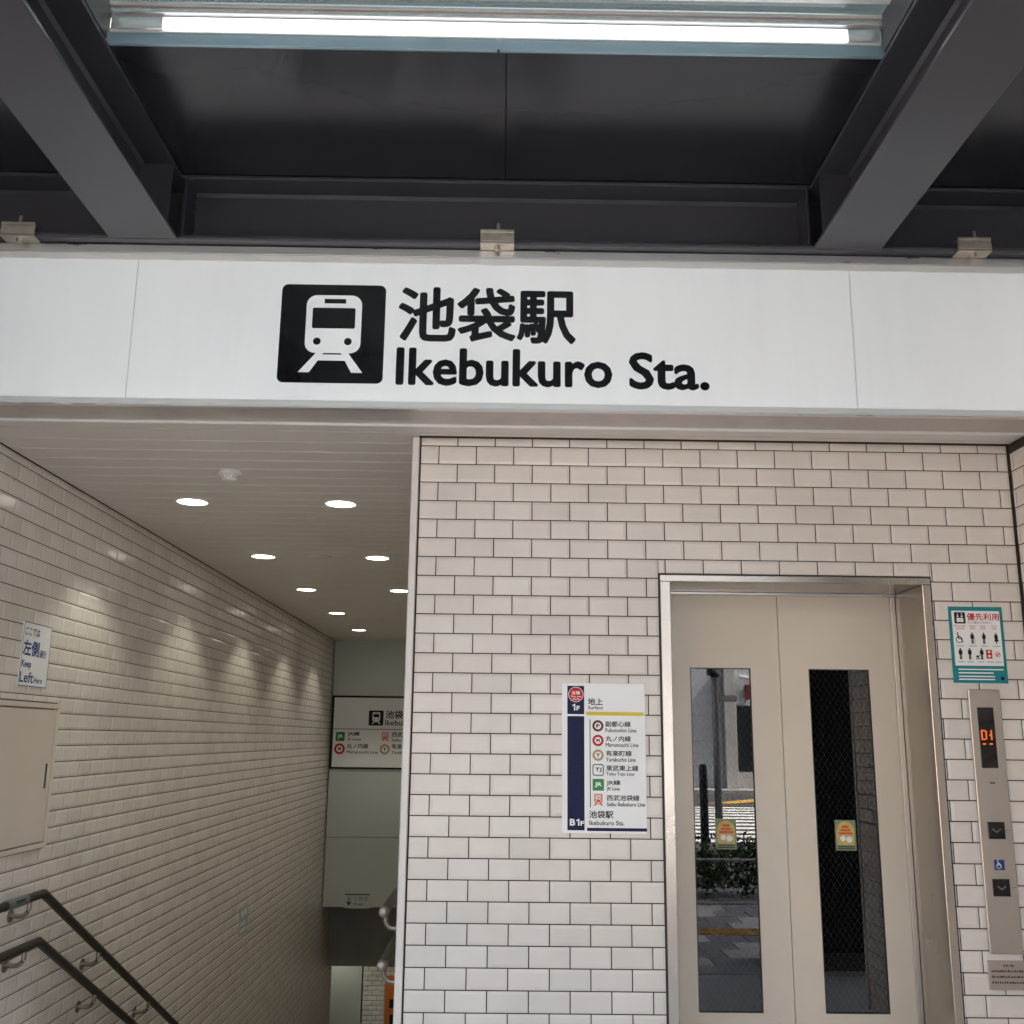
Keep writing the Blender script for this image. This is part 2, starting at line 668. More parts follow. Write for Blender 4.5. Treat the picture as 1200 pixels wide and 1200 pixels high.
# ================================================================== SETTING
WY = 3.945            # elevator wall face
XL, XR = -2.106, 2.039
XP = -0.366           # stairwell side of the corner post
ZC = 2.733            # ceiling of the stairwell
STAIR_Y, RISE, RUN, NSTEP = 4.90, 0.16, 0.32, 27
ZB1 = -RISE * NSTEP
YEND = STAIR_Y + RUN * NSTEP      # foot of the stairs

# ground sheet with an opening for the stairwell
mb = MB()
G = 900
gz = -0.13
for (x0, y0, x1, y1) in ((-G, -G, G, -3.35), (-G, -3.35, -9, 24), (9, -3.35, G, 24), (-G, 24, G, G)):
    mb.quad((x0, y0, gz), (x1, y0, gz), (x1, y1, gz), (x0, y1, gz))
tag(obj('road', mb, 'asphalt'), kind='structure')

pave = MB()
for (x0, y0, x1, y1) in ((-9, 1.05, 9, 3.0), (XL, 3.0, XR, STAIR_Y), (-9, -3.2, 9, -2.1)):
    pave.box(x0, y0, -0.3, x1, y1, 0.0)
pave.box(-9, -2.1, -0.3, 9, 0.8, -0.02)
pavement = tag(obj('pavement', pave, 'slab_grey'), kind='structure')
bm_ = MB().box(-9, 0.8, -0.05, 9, 1.05, 0.004)
obj('border_strip', bm_, 'kerb', pavement)
PAV = {}
for key in ('paver_dark', 'paver_light'):
    q = MB().box(-0.147, -0.147, -0.03, 0.147, 0.147, 0.0, 0.004)
    PAV[key] = _mesh('paver', q, key)
for j in range(9):
    y = 0.65 - j * 0.3
    if j == 4:
        continue
    for i in range(24):
        x = -2.2 + i * 0.3 + (0.15 if j % 2 else 0)
        k = 'paver_light' if (i + 2 * j) % 3 == 0 and random.random() < 0.9 else 'paver_dark'
        place('paver', PAV[k], (x, y, random.uniform(-0.001, 0.001)), (0, 0, 0), pavement)
tz = MB().box(-9, -0.70, -0.03, 9, -0.40, 0.003)
for i in range(20):
    for r in range(4):
        y = -0.66 + r * 0.07
        tz.box(-1.5 + i * 0.3 + 0.02, y, 0.003, -1.5 + i * 0.3 + 0.28, y + 0.035, 0.008)
obj('tactile_strip', tz, 'tactile_yellow', pavement)
mb = MB().box(-60, -3.4, -0.4, 60, -3.2, 0.0, 0.012)
tag(obj('kerb', mb, 'kerb'), kind='structure')
mb = MB().box(-60, -60, -0.4, 60, -25.6, 0.0)
tag(obj('far_pavement', mb, 'kerb'), kind='structure')
for i in range(11):
    mb = MB()
    y = -9.6 - i * 0.9
    mb.box(-2, y - 0.45, gz - 0.01, 13, y, gz + 0.004)
    tag(obj('crosswalk_stripe', mb, 'road_white'), kind='structure')
for i in range(4):
    mb = MB()
    x = 2.5 + i * 3.2
    n = len(mb.v)
    mb.v += [(x, -20.6, gz + 0.005), (x + 2.4, -23.6, gz + 0.005), (x + 3.2, -23.6, gz + 0.005), (x + .8, -20.6, gz + 0.005)]
    mb.f.append((0, 1, 2, 3)[::-1])
    tag(obj('road_marking', mb, 'road_yellow'), kind='structure')

# ------------------------------------------------------------------ elevator wall
wall = empty('elevator_wall', ((XP + XR) / 2, WY, 0), 'white subway tile wall around the elevator doorway', 'wall')
EX0, EX1, EZ1 = 0.617, 1.677, 2.183      # outer edge of the elevator frame
g = 0.006
mb = MB()
yb = WY + 0.0042
mb.box(-0.337, yb, 0, EX0 - g + 0.02, yb + 0.16, EZ1 + g - 0.02)
mb.box(EX1 + g - 0.02, yb, 0, XR + 0.02, yb + 0.16, EZ1 + g - 0.02)
mb.box(-0.337, yb, EZ1 + g - 0.02, XR + 0.02, yb + 0.16, 3.34)
obj('wall_body', mb, 'grout', wall)
front_fn = lambda u, v: (u, WY, v)
R0 = 2.696
rects = tile_rects(-0.333, XR - 0.006, ZC - 0.002, 0.0, R0, -0.335, 0.5, [(EX0 - g, -1, EX1 + g, EZ1 + g)])
lay_tiles(wall, rects, front_fn, 0)
mb = MB().box(XP, WY - 0.012, 0, -0.338, WY + 0.05, ZC - 0.001, 0.004)
obj('corner_trim', mb, 'trim_white', wall)

# stairwell right-hand wall (faces the stairs, behind the corner trim)
swr = empty('stair_side_wall', (XP, 9, 0), 'tiled wall hidden behind the corner post, right of the stairs', 'wall')
mb = MB().box(XP + 0.0045, WY + 0.052, ZB1 - 0.2, XP + 0.030, 14.0, ZC + 0.1)
obj('wall_body', mb, 'grout', swr)
rr = tile_rects(-14.0, -(WY + 0.06), ZC, ZB1, R0, -(WY + 0.06), 0.5)
below = lambda y: min(0.0, -(y - STAIR_Y) * RISE / RUN) - 0.35 if y > STAIR_Y else 0.0
lay_tiles(swr, rr, lambda u, v: (XP, -u, v), rad(-90), 0, keep=lambda q: q[3] > below(-(q[0] + q[2]) / 2))

# left-hand stairwell wall
swl = empty('stairwell_wall', (XL, 6, 0), 'long white tile wall beside the stairs going down', 'wall')
mb = MB().box(XL - 0.2, 2.5, ZB1 - 0.2, XL - 0.0042, 14.0, 3.34)
obj('wall_body', mb, 'grout', swl)
rr = tile_rects(2.5, 14.0, ZC, ZB1, R0, 4.2482, 0.5)
lay_tiles(swl, rr, lambda u, v: (XL, u, v), rad(90), 300, keep=lambda q: q[3] > below((q[0] + q[2]) / 2), ugap=0.0022)

# right-hand return wall
rw = empty('return_wall', (XR, 3.2, 0), 'short white tile return wall right of the elevator buttons', 'wall')
mb = MB().box(XR + 0.0042, 2.49, 0, XR + 0.2, WY + 0.15, 3.34)
obj('wall_body', mb, 'grout', rw)
rr = tile_rects(-(WY - 0.004), -2.49, 3.33, 0, R0, -(WY - 0.004) - 0.06, 0.5)
rr = [q for q in rr if q[3] - q[1] < 0.1]
rr += [(q[0], ZC + 0.0 + k * TH, q[2], ZC + (k + 1) * TH) for k in range(8) for q in rr[:9]]
lay_tiles(rw, rr, lambda u, v: (XR, -u, v), rad(-90), 300)
mb = MB().box(XR - 0.002, 2.46, 0, XR + 0.2, 2.488, 3.34, 0.003)
obj('corner_trim', mb, 'trim_white', rw)

# ceiling of separate boards
ceil = bpy.data.objects.new('ceiling', None)
COL.objects.link(ceil)
ceil.location = (-0.9, 8, ZC)
WL['ceiling'] = Vector(ceil.location)
tag(ceil, 'pale ceiling of narrow metal boards over the stairs', kind='structure')
CY0 = 3.744
nb = int((12.95 - CY0) / 0.1505) + 1
x1b = {}
for i in range(nb):
    y = CY0 + i * 0.1505
    y1 = min(y + 0.1475, 12.948)
    xe = XR - 0.003 if y1 < WY + 0.0 else XP - 0.002
    if y < WY < y1:
        for (ya, ybb, xx) in ((y, WY - 0.013, XR - 0.003), (WY - 0.0128, y1, XP - 0.002)):
            mb = MB().box(XL + 0.002, ya, ZC, xx, ybb, ZC + 0.012)
            obj('ceiling_board', mb, 'ceiling_paint', ceil)
        continue
    mb = MB().box(XL + 0.002, y, ZC, xe, y1, ZC + 0.012, 0.0045)
    obj('ceiling_board', mb, 'ceiling_paint', ceil)
mb = MB().box(XL + 0.003, WY + 0.02, ZC + 0.0125, XP + 0.02, 12.96, ZC + 0.3)
mb.box(XL + 0.003, 3.755, ZC + 0.0125, XR - 0.003, WY + 0.0, ZC + 0.05)
obj('ceiling_backing', mb, 'ceiling_paint', ceil)

# stairs
st = empty('stairs', ((XL + XP) / 2, STAIR_Y, 0), 'stone staircase going down between the tile walls', 'stairs')
sm_ = None
for i in range(NSTEP):
    mb = MB().box(XL + 0.002, STAIR_Y + i * RUN, -(i + 1) * RISE - 0.25, XP - 0.002, STAIR_Y + (i + 1) * RUN + 0.004,
                  -(i + 1) * RISE, 0.004)
    o = obj('step', mb, 'floor_stone', st)
    nz = MB().box(XL + 0.05, STAIR_Y + i * RUN + 0.003, -i * RISE - 0.0395, XP - 0.05, STAIR_Y + i * RUN + 0.0, -i * RISE)
mb = MB().box(-9, YEND + 0.006, ZB1 - 0.3, 5, 19, ZB1)
tag(obj('lower_floor', mb, 'floor_stone'), kind='structure')

# upper end wall above the lower passage
ew = empty('end_panel_wall', (-1.2, 12.95, -0.44), 'smooth pale panel wall hanging above the foot of the stairs', 'wall')
for z0, z1 in ((-0.44, 0.357), (0.363, ZC - 0.001)):
    obj('wall_panel', MB().box(XL + 0.012, 12.95, z0, XP - 0.01, 13.0, z1, 0.003), 'panel_white', ew)
obj('wall_body', MB().box(XL + 0.001, 13.0, -0.438, XP + 0.02, 13.55, ZC), 'concrete_dark', ew)
mb = MB().box(XL + 0.001, 13.6, -1.23, 5, 14.0, -0.2)
tag(obj('ceiling_beam', mb, 'concrete_dark'), 'dark lowered ceiling beam below the pale end panel', 'beam')
mb = MB().box(-9, 14.0, -1.2, 5, 19, -0.9)
mb.box(XL + 0.001, 13.0, -0.437, XP + 0.02, 13.62, -0.2)
tag(obj('lower_ceiling', mb, 'panel_white'), kind='structure')
lw = empty('lower_passage_wall', (-2.2, 18.0, ZB1), 'lit white and tiled wall of the underground passage', 'wall')
obj('wall_panel', MB().box(-9, 18.0, ZB1, -2.21, 18.15, -1.19), 'panel_white', lw)
obj('wall_body', MB().box(-2.19, 18.004, ZB1, 5, 18.15, -1.19), 'grout', lw)
rr = tile_rects(-2.185, 0.6, -1.2, ZB1, -1.23, -2.185, 0.5)
lay_tiles(lw, rr, lambda u, v: (u, 18.0, v), 0, 150)
mb = MB().box(XL - 0.2, 14.0, ZB1 - .2, -9, 14.2, -1.2)
mb.box(XP + 0.02, 14.0, ZB1 - .2, 5, 14.2, -1.2)
mb.box(-9.1, 14, ZB1 - .2, -9.0, 18.1, -1)
mb.box(5.0, 14, ZB1 - .2, 5.1, 18.1, -1)
tag(obj('lower_side_walls', mb, 'panel_white'), kind='structure')
bn = empty('orange_banner', (-1.76, 17.97, -3.4), 'narrow orange notice on the tiled wall of the lower passage', 'notice')
obj('board', MB().box(-1.815, 17.965, -3.4, -1.56, 17.985, -2.26, 0.003), 'banner_orange', bn)
pl = Plane('front', 17.965)
flat_each('printed_mark', pl, [rect(-1.74, -2.75, -1.66, -2.62), rect(-1.73, -3.0, -1.66, -2.85), rect(-1.74, -3.2, -1.67, -3.08)], 0.001,
     'print_black', bn)

# ------------------------------------------------------------------ station building above and beside the entrance
bld = empty('station_building', (0, 12, 0), 'building over the station entrance, mostly outside the picture', 'building')
obj('parapet', MB().box(-8.9, 4.30, 3.66, 8.9, 24, 4.2), 'facade_pale', bld)
obj('wall', MB().box(-9, 2.5, -0.3, XL - 0.21, 12, 3.33), 'facade_pale', bld)
obj('wall', MB().box(XR + 0.205, 2.5, -0.3, 9, 12, 3.33), 'facade_pale', bld)
obj('wall', MB().box(-0.3, 6.2, -0.3, XR + 0.2, 24, 3.6), 'facade_dark', bld)
obj('roof_slab', MB().box(-9, 3.81, 3.36, 9, 13.2, 3.655), 'facade_dark', bld)

# ------------------------------------------------------------------ steel canopy
can = empty('steel_canopy', (0, 2.4, 3.353), 'dark grey steel beam canopy over the entrance', 'canopy')
ZF, HB, WB, TF, TWB = 3.353, 0.264, 0.25, 0.014, 0.010


def hbeam_y(xc, y0, y1):
    mb = MB()
    mb.box(xc - WB / 2, y0, ZF, xc + WB / 2, y1, ZF + TF, 0.002)
    mb.box(xc - TWB / 2, y0, ZF + TF - .0005, xc + TWB / 2, y1, ZF + HB - TF + .0005)
    mb.box(xc - WB / 2, y0, ZF + HB - TF, xc + WB / 2, y1, ZF + HB, 0.002)
    # weld fillets
    for s in (-1, 1):
        n = len(mb.v)
        a, f = TWB / 2 * s, 0.012 * s
        for (zz, dz) in ((ZF + TF, 0.012), (ZF + HB - TF, -0.012)):
            n = len(mb.v)
            for y in (y0, y1):
                mb.v += [(xc + a, y, zz + dz), (xc + a + f, y, zz)]
            mb.f.append((n, n + 1, n + 3, n + 2))
    return mb


BX = (-1.354, 1.277)
for xc in BX:
    b = obj('side_beam', hbeam_y(xc, 0.6, 3.4995), 'steel_paint', can)
    s = 1 if xc < 0 else -1
    for sd in (1, -1):
        x0 = xc + sd * TWB / 2
        x1 = xc + sd * (WB / 2 - 0.004)
        obj('stiffener_plate', MB().box(min(x0, x1), 3.40, ZF + TF + .001, max(x0, x1), 3.409, ZF + HB - TF - .001), 'steel_paint', b)
mb = MB()
mb.box(-3.6, 3.5, ZF, 3.6, 3.75, ZF + 0.020, 0.006)
mb.box(-3.6, 3.62, ZF + .0195, 3.6, 3.63, ZF + HB - TF + .0005)
mb.box(-3.6, 3.5, ZF + HB - TF, 3.6, 3.75, ZF + HB, 0.002)
n = len(mb.v)
mb.v += [(-3.6, 3.62, ZF + HB - TF - .012), (3.6, 3.62, ZF + HB - TF - .012), (3.6, 3.608, ZF + HB - TF), (-3.6, 3.608, ZF + HB - TF)]
mb.f.append((n, n + 1, n + 2, n + 3))
backb = obj('back_beam', mb, 'steel_paint', can)
for x in (BX[0] - WB / 2 - 0.02, BX[0] + WB / 2 + 0.012, BX[1] - WB / 2 - 0.02, BX[1] + WB / 2 + 0.012):
    obj('stiffener_plate', MB().box(x, 3.503, ZF + 0.0205, x + 0.009, 3.6195, ZF + HB - TF - .001), 'steel_paint', backb)
    mb = MB()
    for q in range(9):                       # weld beads beside the plate
        zz = ZF + 0.03 + q * 0.021
        mb.tube([(x + 0.011, 3.612, zz), (x + 0.012, 3.612, zz + 0.014)], 0.004, 6)
    obj('weld_bead', mb, 'steel_paint', backb)
dy0 = 2.770
ZD = ZF + HB + 0.0025
xs = [-3.6, BX[0], BX[1], 3.6]
mids = []
for i in range(3):
    a, b_ = xs[i] + 0.001, xs[i + 1] - 0.001
    m_ = (a + b_) / 2 + (0.03 if i == 1 else 0)
    for (p, q) in ((a, m_ - 0.001), (m_ + 0.001, b_)):
        obj('roof_plate', MB().box(p, dy0, ZD, q, 3.795, ZD + 0.03, 0.0015), 'deck_paint', can)
obj('roof_backing', MB().box(-3.59, dy0 + 0.01, ZD + 0.0305, 3.59, 3.794, ZD + 0.04), 'steel_paint', can)
obj('front_beam', MB().box(-3.6, 0.45, ZF, 3.6, 0.598, ZF + HB), 'steel_paint', can)

sk = empty('skylight', (0, 2.0, 3.68), 'pale green glass skylight in a white metal frame between the beams', 'skylight')
for i in range(3):
    a = xs[i] + (WB / 2 if i else 0) - 0.02
    b_ = xs[i + 1] - (WB / 2 if i < 2 else 0) + 0.02
    zt = ZD
    mid = (a + b_) / 2 + 0.005
    for (p, q) in ((a, mid - 0.003), (mid + 0.003, b_)):
        obj('upstand', MB().box(p, 2.757, zt + 0.0005, q, dy0 - 0.001, 3.713, 0.001), 'sky_tinted_steel', sk)
    obj('upstand_joint', MB().box(mid - 0.012, 2.754, zt + 0.002, mid + 0.012, 2.7565, 3.6555), 'sky_tinted_steel', sk)
    fr = obj('frame', MB().box(a, 2.735, 3.7140, b_, 2.775, 3.7325, 0.002), 'aluminium_polished', sk)
    obj('gasket', MB().box(a, 2.728, 3.733, b_, 2.78, 3.745, 0.001), 'soffit_metal', sk)
    obj('frame_bar', MB().box(a, 2.655, 3.737, b_, 2.672, 3.7445, 0.001), 'aluminium_white', sk)
    obj('frame', MB().box(a, 0.62, 3.62, b_, 0.70, 3.745, 0.003), 'aluminium_white', sk)
    for (p, q) in ((a - 0.03, a + 0.022), (b_ - 0.022, b_ + 0.03)):
        obj('side_curb', MB().box(p, 0.62, zt + 0.001, q, 2.7345, 3.7455), 'steel_paint', sk)
    obj('pane', MB().box(a, 0.62, 3.746, b_, 2.80, 3.758), 'roof_glass', sk)

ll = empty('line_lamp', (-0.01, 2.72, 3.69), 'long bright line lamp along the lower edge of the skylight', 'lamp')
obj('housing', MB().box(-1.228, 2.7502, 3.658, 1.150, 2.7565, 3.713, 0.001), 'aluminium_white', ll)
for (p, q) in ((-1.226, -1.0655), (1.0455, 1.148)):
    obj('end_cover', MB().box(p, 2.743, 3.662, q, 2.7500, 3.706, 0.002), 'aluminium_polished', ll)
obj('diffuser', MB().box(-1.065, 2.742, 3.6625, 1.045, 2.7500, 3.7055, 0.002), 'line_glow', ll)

# ------------------------------------------------------------------ fascia sign
YS = 3.55
sg = empty('station_sign', (0, YS, 2.72), 'long white lit fascia sign with train symbol and station name', 'sign')
for xj in (-1.3815, 1.2955):
    obj('panel_joint', MB().box(xj - 0.0014, YS - 0.0004, 2.7465, xj + 0.0014, YS + 0.0079, 3.289), 'sign_seam', sg)
for x0, x1 in ((XL + 0.004, -1.3830), (-1.3800, 1.2940), (1.2970, XR - 0.004)):
    obj('sign_panel', MB().box(x0, YS, 2.7462, x1, YS + 0.008, 3.2895), 'sign_white', sg)
obj('sign_box', MB().box(XL + 0.003, YS + 0.0088, 2.735, XR - 0.003, 3.738, 3.345), 'sign_edge', sg)
obj('top_rail', MB().box(XL + 0.003, YS - 0.006, 3.318, XR - 0.003, YS + 0.03, 3.350, 0.002), 'aluminium', sg)
obj('top_rail', MB().box(XL + 0.003, YS - 0.003, 3.290, XR - 0.003, YS + 0.008, 3.3175, 0.0015), 'aluminium_white', sg)
obj('bottom_rail', MB().box(XL + 0.003, YS - 0.003, 2.7225, XR - 0.003, YS + 0.012, 2.7455, 0.0015), 'sign_edge', sg)
obj('bottom_rail', MB().box(XL + 0.003, YS - 0.001, 2.718, XR - 0.003, YS + 0.02, 2.7222, 0.0008), 'aluminium', sg)
obj('underside', MB().box(XL + 0.003, YS + 0.021, 2.7205, XR - 0.003, 3.736, 2.7345), 'soffit_metal', sg)
obj('edge_trim', MB().box(XL + 0.003, 3.7365, 2.7105, XR - 0.003, 3.7435, 2.7340, 0.001), 'aluminium_white', sg)
PS = Plane('front', YS)


def pictogram(u0, v0, s, pl, d, parent, black, white, e=1.0):
    """white train front on a rounded black square"""
    def T(p):
        return [(u0 + x * s, v0 + (1 - y) * s * e) for x, y in p]
    o = obj_flat('train_symbol', pl, [T(rrect(0, 0, 1, 1, 0.06))], d, black, parent)
    obj_flat('train_shape', pl, [T(rrect(.245, .11, .775, .70, .10)),
                                 T([(.36, .695), (.43, .695), (.30, .895), (.195, .895)]),
                                 T([(.59, .695), (.66, .695), (.805, .895), (.70, .895)]),
                                 T([(.375, .715), (.645, .715), (.665, .775), (.355, .775)])], d + 0.0006, white, o)
    obj_flat('train_detail', pl, [T(rrect(.305, .24, .715, .45, .015)), T(rect(.415, .148, .62, .195)),
                                  T(disc(.36, .582, .037)), T(disc(.655, .582, .037))], d + 0.0012, black, o)
    return o


obj_flat = flat
pictogram(-0.836, 2.8135, 0.388, PS, 0.0006, sg, 'sign_black', 'sign_white')
text('lettering', '池袋駅', PS, -0.400, 2.978, 0.262, 3.199, 0.0006, 'sign_black', sg, 0.026)
text('lettering', 'Ikebukuro', PS, -0.401, 2.809, 0.396, 2.957, 0.0006, 'sign_black', sg, 0.036)
text('lettering', 'Sta.', PS, 0.457, 2.806, 0.754, 2.952, 0.0006, 'sign_black', sg, 0.036)

# beam clamps that carry the sign
for x, lb in ((-1.815, 'steel beam clamp over the left end of the station sign'),
              (-0.035, 'steel beam clamp above the middle of the station sign'),
              (1.752, 'steel beam clamp over the right end of the station sign')):
    c = empty('beam_clamp', (x, 3.5, 3.345), lb, 'clamp', 'clamps holding the station sign')
    mb = MB()
    mb.box(x - 0.063, 3.484, 3.356, x + 0.063, 3.4935, 3.380, 0.002)
    mb.box(x - 0.063, 3.487, 3.3805, x + 0.063, 3.4935, 3.392, 0.001)
    mb.box(x - 0.063, 3.484, 3.3925, x + 0.063, 3.52, 3.405, 0.002)
    obj('jaw', mb, 'clamp_metal', c)
    obj('base_plate', MB().box(x - 0.063, 3.484, 3.3475, x + 0.063, 3.541, 3.3524, 0.001), 'clamp_metal', c)
    bt = obj('bolt', MB().tube([(x, 3.510, 3.3335), (x, 3.510, 3.347)], 0.0125, 6), 'bolt_metal', c)
    obj('bolt_thread', MB().cyl((x + 0.004, 3.496, 3.4055), (x + 0.004, 3.496, 3.432), 0.008, 12), 'bolt_metal', c)

# ------------------------------------------------------------------ elevator
el = empty('elevator', ((EX0 + EX1) / 2, WY, 0), 'elevator doorway with steel frame and two cream doors', 'elevator')
JI0, JI1, HZ = 0.657, 1.645, 2.157
DY = 4.235
obj('frame_header', MB().box(EX0, WY - 0.006, HZ, EX1, DY + 0.06, EZ1, 0.002), 'stainless', el)
obj('jamb', MB().box(EX0, WY - 0.0065, 0, JI0, DY + 0.06, HZ - 0.0005, 0.002), 'stainless', el)
obj('jamb', MB().box(JI1, WY - 0.0065, 0, EX1, DY + 0.06, HZ - 0.0005, 0.002), 'stainless', el)
mb = MB().ring(EX0 - g - .001, EX1 + g + .001, -0.05, EZ1 + g + .001, EX0 - .0005, EX1 + .0005, -0.04, EZ1 + .0005, WY + 0.0015, WY + 0.01)
obj('seal_and_shadow_line', mb, 'plastic_dark', el)
obj('door_track', MB().box(JI0 + .001, DY - 0.022, 2.1465, JI1 - .001, DY - 0.002, 2.1565, 0.002), 'aluminium', el)
obj('jamb_return', MB().box(1.624, DY - 0.012, 0.01, JI1 - .0005, DY - 0.002, 2.146, 0.002), 'stainless_dull', el)
obj('sill', MB().box(JI0 + .001, WY + 0.01, -0.02, JI1 - .001, DY + 0.06, 0.006), 'stainless_dull', el)


def wires(x0, x1, z0, z1, y, p=0.024, r=0.00010):
    mb = MB()
    for s in (1, -1):
        c = -3.0
        while c < 6:
            # z = s*1.6*(x-x0) + c
            pts = []
            k = 1.55 * s
            xa, xb = x0, x1
            za, zb = k * (xa - x0) + c, k * (xb - x0) + c
            lo, hi = z0, z1
            ts = [0.0, 1.0]
            t0, t1 = 0.0, 1.0
            dz = zb - za
            ta, tb = (lo - za) / dz, (hi - za) / dz
            if ta > tb:
                ta, tb = tb, ta
            t0, t1 = max(t0, ta), min(t1, tb)
            if t1 - t0 > 0.01:
                A = (xa + (xb - xa) * t0, y + s * 0.0003, za + dz * t0)
                B = (xa + (xb - xa) * t1, y + s * 0.0003, za + dz * t1)
                mb.tube([A, B], r, 4, cap=False)
            c += p * 1.55
    return mb


DS = Plane('front', DY)
for i, (d0, d1, w0, w1, sx, lb) in enumerate(((0.646, 1.1497, 0.78, 1.03, 0.866, 'left door with its street-reflecting window'),
                                              (1.1523, 1.655, 1.27, 1.52, 1.345, 'right door with its dark window'))):
    dr = obj('door', MB().ring(d0, d1, 0.012, 2.153, w0, w1, 0.53, 1.845, DY, DY + 0.035), 'door_paint', el)
    dr['label'] = lb
    obj('window_pane', MB().box(w0 - .003, DY + 0.006, 0.527, w1 + .003, DY + 0.0085, 1.848), 'door_glass', dr)
    o = obj('wire_mesh', wires(w0, w1, 0.53, 1.845, DY + 0.0052), 'stainless_dull', dr, kind='stuff')
    mb = MB().ring(w0 - 0.0, w1, 0.53, 1.845, w0 + 0.004, w1 - 0.004, 0.534, 1.841, DY + 0.001, DY + 0.0058)
    obj('window_gasket', mb, 'plastic_dark', dr)
    pz = Plane('front', DY + 0.0058)
    stk = empty('caution_sticker', (sx + 0.042, DY + 0.005, 1.13),
                ('yellow caution sticker on the left elevator door window', 'yellow caution sticker on the right elevator door window')[i],
                'sticker', 'stickers on the elevator windows')
    obj('backing', MB().box(sx, DY + 0.0048, 1.130, sx + 0.083, DY + 0.0056, 1.247), 'sticker_green', stk)
    pz = Plane('front', DY + 0.0048)
    flat('printed_field', pz, [[(sx + .006 + .0355 + .0355 * math.cos(rad(a)), 1.205 + .036 * math.sin(rad(a))) for a in range(0, 181, 15)]
                               + [(sx + .006, 1.152), (sx + .077, 1.152)]], 0.0004, 'sticker_yellow', stk)
    flat_each('printed_mark', pz, [rect(sx + .014, 1.192, sx + .070, 1.200), rect(sx + .022, 1.204, sx + .062, 1.212), rect(sx + .028, 1.216, sx + .056, 1.226)],
         0.0008, 'print_orange', stk)
    flat_each('printed_mark', pz, [disc(sx + .030, 1.176, .011), disc(sx + .055, 1.172, .012)], 0.0009, 'print_white', stk)
    flat_each('printed_mark', pz, [rect(sx + .008, 1.135, sx + .075, 1.139), rect(sx + .008, 1.143, sx + .075, 1.147)], 0.0009, 'print_grey', stk)
mb = MB()
a, b_, c, d, e, f = 0.45, 1.9, DY + 0.07, 6.1, -0.3, 2.5
mb.quad((a, d, e), (b_, d, e), (b_, d, f), (a, d, f))
mb.quad((a, c, e), (a, d, e), (a, d, f), (a, c, f))
mb.quad((b_, d, e), (b_, c, e), (b_, c, f), (b_, d, f))
mb.quad((a, c, e), (b_, c, e), (b_, d, e), (a, d, e))
mb.quad((a, c, f), (a, d, f), (b_, d, f), (b_, c, f))
obj('shaft', mb, 'dark_void', el)

# ------------------------------------------------------------------ things on the elevator wall
# floor guide board
gb = empty('floor_guide_board', (0.392, WY, 1.21), 'white floor guide board listing train lines, left of the elevator', 'sign')
GX0, GX1, GZ0, GZ1 = 0.2345, 0.5500, 1.211, 1.760
mb = MB()
yb0, yf0 = WY + 0.001, WY - 0.006
rp = rrect(GX0, GZ0, GX1, GZ1, 0.008, 4)
n = len(rp)
mb.v = [(u, yf0, v) for u, v in rp] + [(u, yb0, v) for u, v in rp]
mb.f = [tuple(range(n)), tuple(range(2 * n - 1, n - 1, -1))] + [(i, n + i, n + (i + 1) % n, (i + 1) % n) for i in range(n)]
obj('board', mb, 'print_white', gb)
PG = Plane('front', yf0)
GW, GH = GX1 - GX0, GZ1 - GZ0


def gu(x):
    return GX0 + (x - 47) / 592 * GW


def gv(y):
    return GZ1 - (y - 65) / 1053 * GH


def gr(x0, y0, x1, y1):
    return (gu(x0), gv(y1), gu(x1), gv(y0))


def figure_one(u0, v0, u1, v1, parent):
    w, h = u1 - u0, v1 - v0
    flat('lettering', PG, [[(u0 + .52 * w, v0), (u0 + .95 * w, v0), (u0 + .95 * w, v1), (u0 + .60 * w, v1), (u0, v0 + .80 * h),
                            (u0, v0 + .64 * h), (u0 + .52 * w, v0 + .78 * h)]], 0.0010, 'print_white', parent)


flat('floor_band', PG, [rect(*gr(85, 85, 205, 288))], 0.0004, 'print_navy', gb)
flat('floor_band', PG, [rect(*gr(85, 302, 205, 1098))], 0.0004, 'print_navy', gb)
flat('here_mark', PG, annulus(gu(146), gv(147), 0.0268, 0.0288), 0.0008, 'print_white', gb)
flat('here_mark', PG, [disc(gu(146), gv(147), 0.0268)], 0.0008, 'print_red', gb)
text('lettering', '当階', PG, *gr(116, 122, 176, 148), 0.0012, 'print_white', gb, 0.02)
text('lettering', 'You are', PG, *gr(108, 154, 184, 168), 0.0012, 'print_white', gb, 0.03)
text('lettering', 'here', PG, *gr(124, 173, 170, 186), 0.0012, 'print_white', gb, 0.03)
figure_one(*gr(120, 215, 143, 262), gb)
text('lettering', 'F', PG, *gr(150, 228, 174, 262), 0.0010, 'print_white', gb, 0.05)
text('lettering', '地上', PG, *gr(232, 172, 338, 222), 0.0006, 'print_grey', gb, 0.022)
text('lettering', 'Surface', PG, *gr(233, 228, 338, 252), 0.0006, 'print_grey', gb, 0.022)
flat('yellow_bar', PG, [rect(*gr(218, 270, 630, 295))], 0.0004, 'print_yellow', gb)
flat('route_line', PG, [rect(*gr(243, 325, 249, 940))], 0.0004, 'print_grey', gb)
LINES = [('副都心線', 'Fukutoshin Line', 535, 575, 'print_brown', 'F'), ('丸ノ内線', 'Marunouchi Line', 535, 588, 'print_red', 'M'),
         ('有楽町線', 'Yurakucho Line', 540, 567, 'print_gold', 'Y'), ('東武東上線', 'Tobu Tojo Line', 586, 555, 'print_grey', 'TJ'),
         ('JR線', 'JR Line', 458, 453, 'print_green', 'JR'), ('西武池袋線', 'Seibu Ikebukuro Line', 590, 628, 'print_orange', 'SI')]


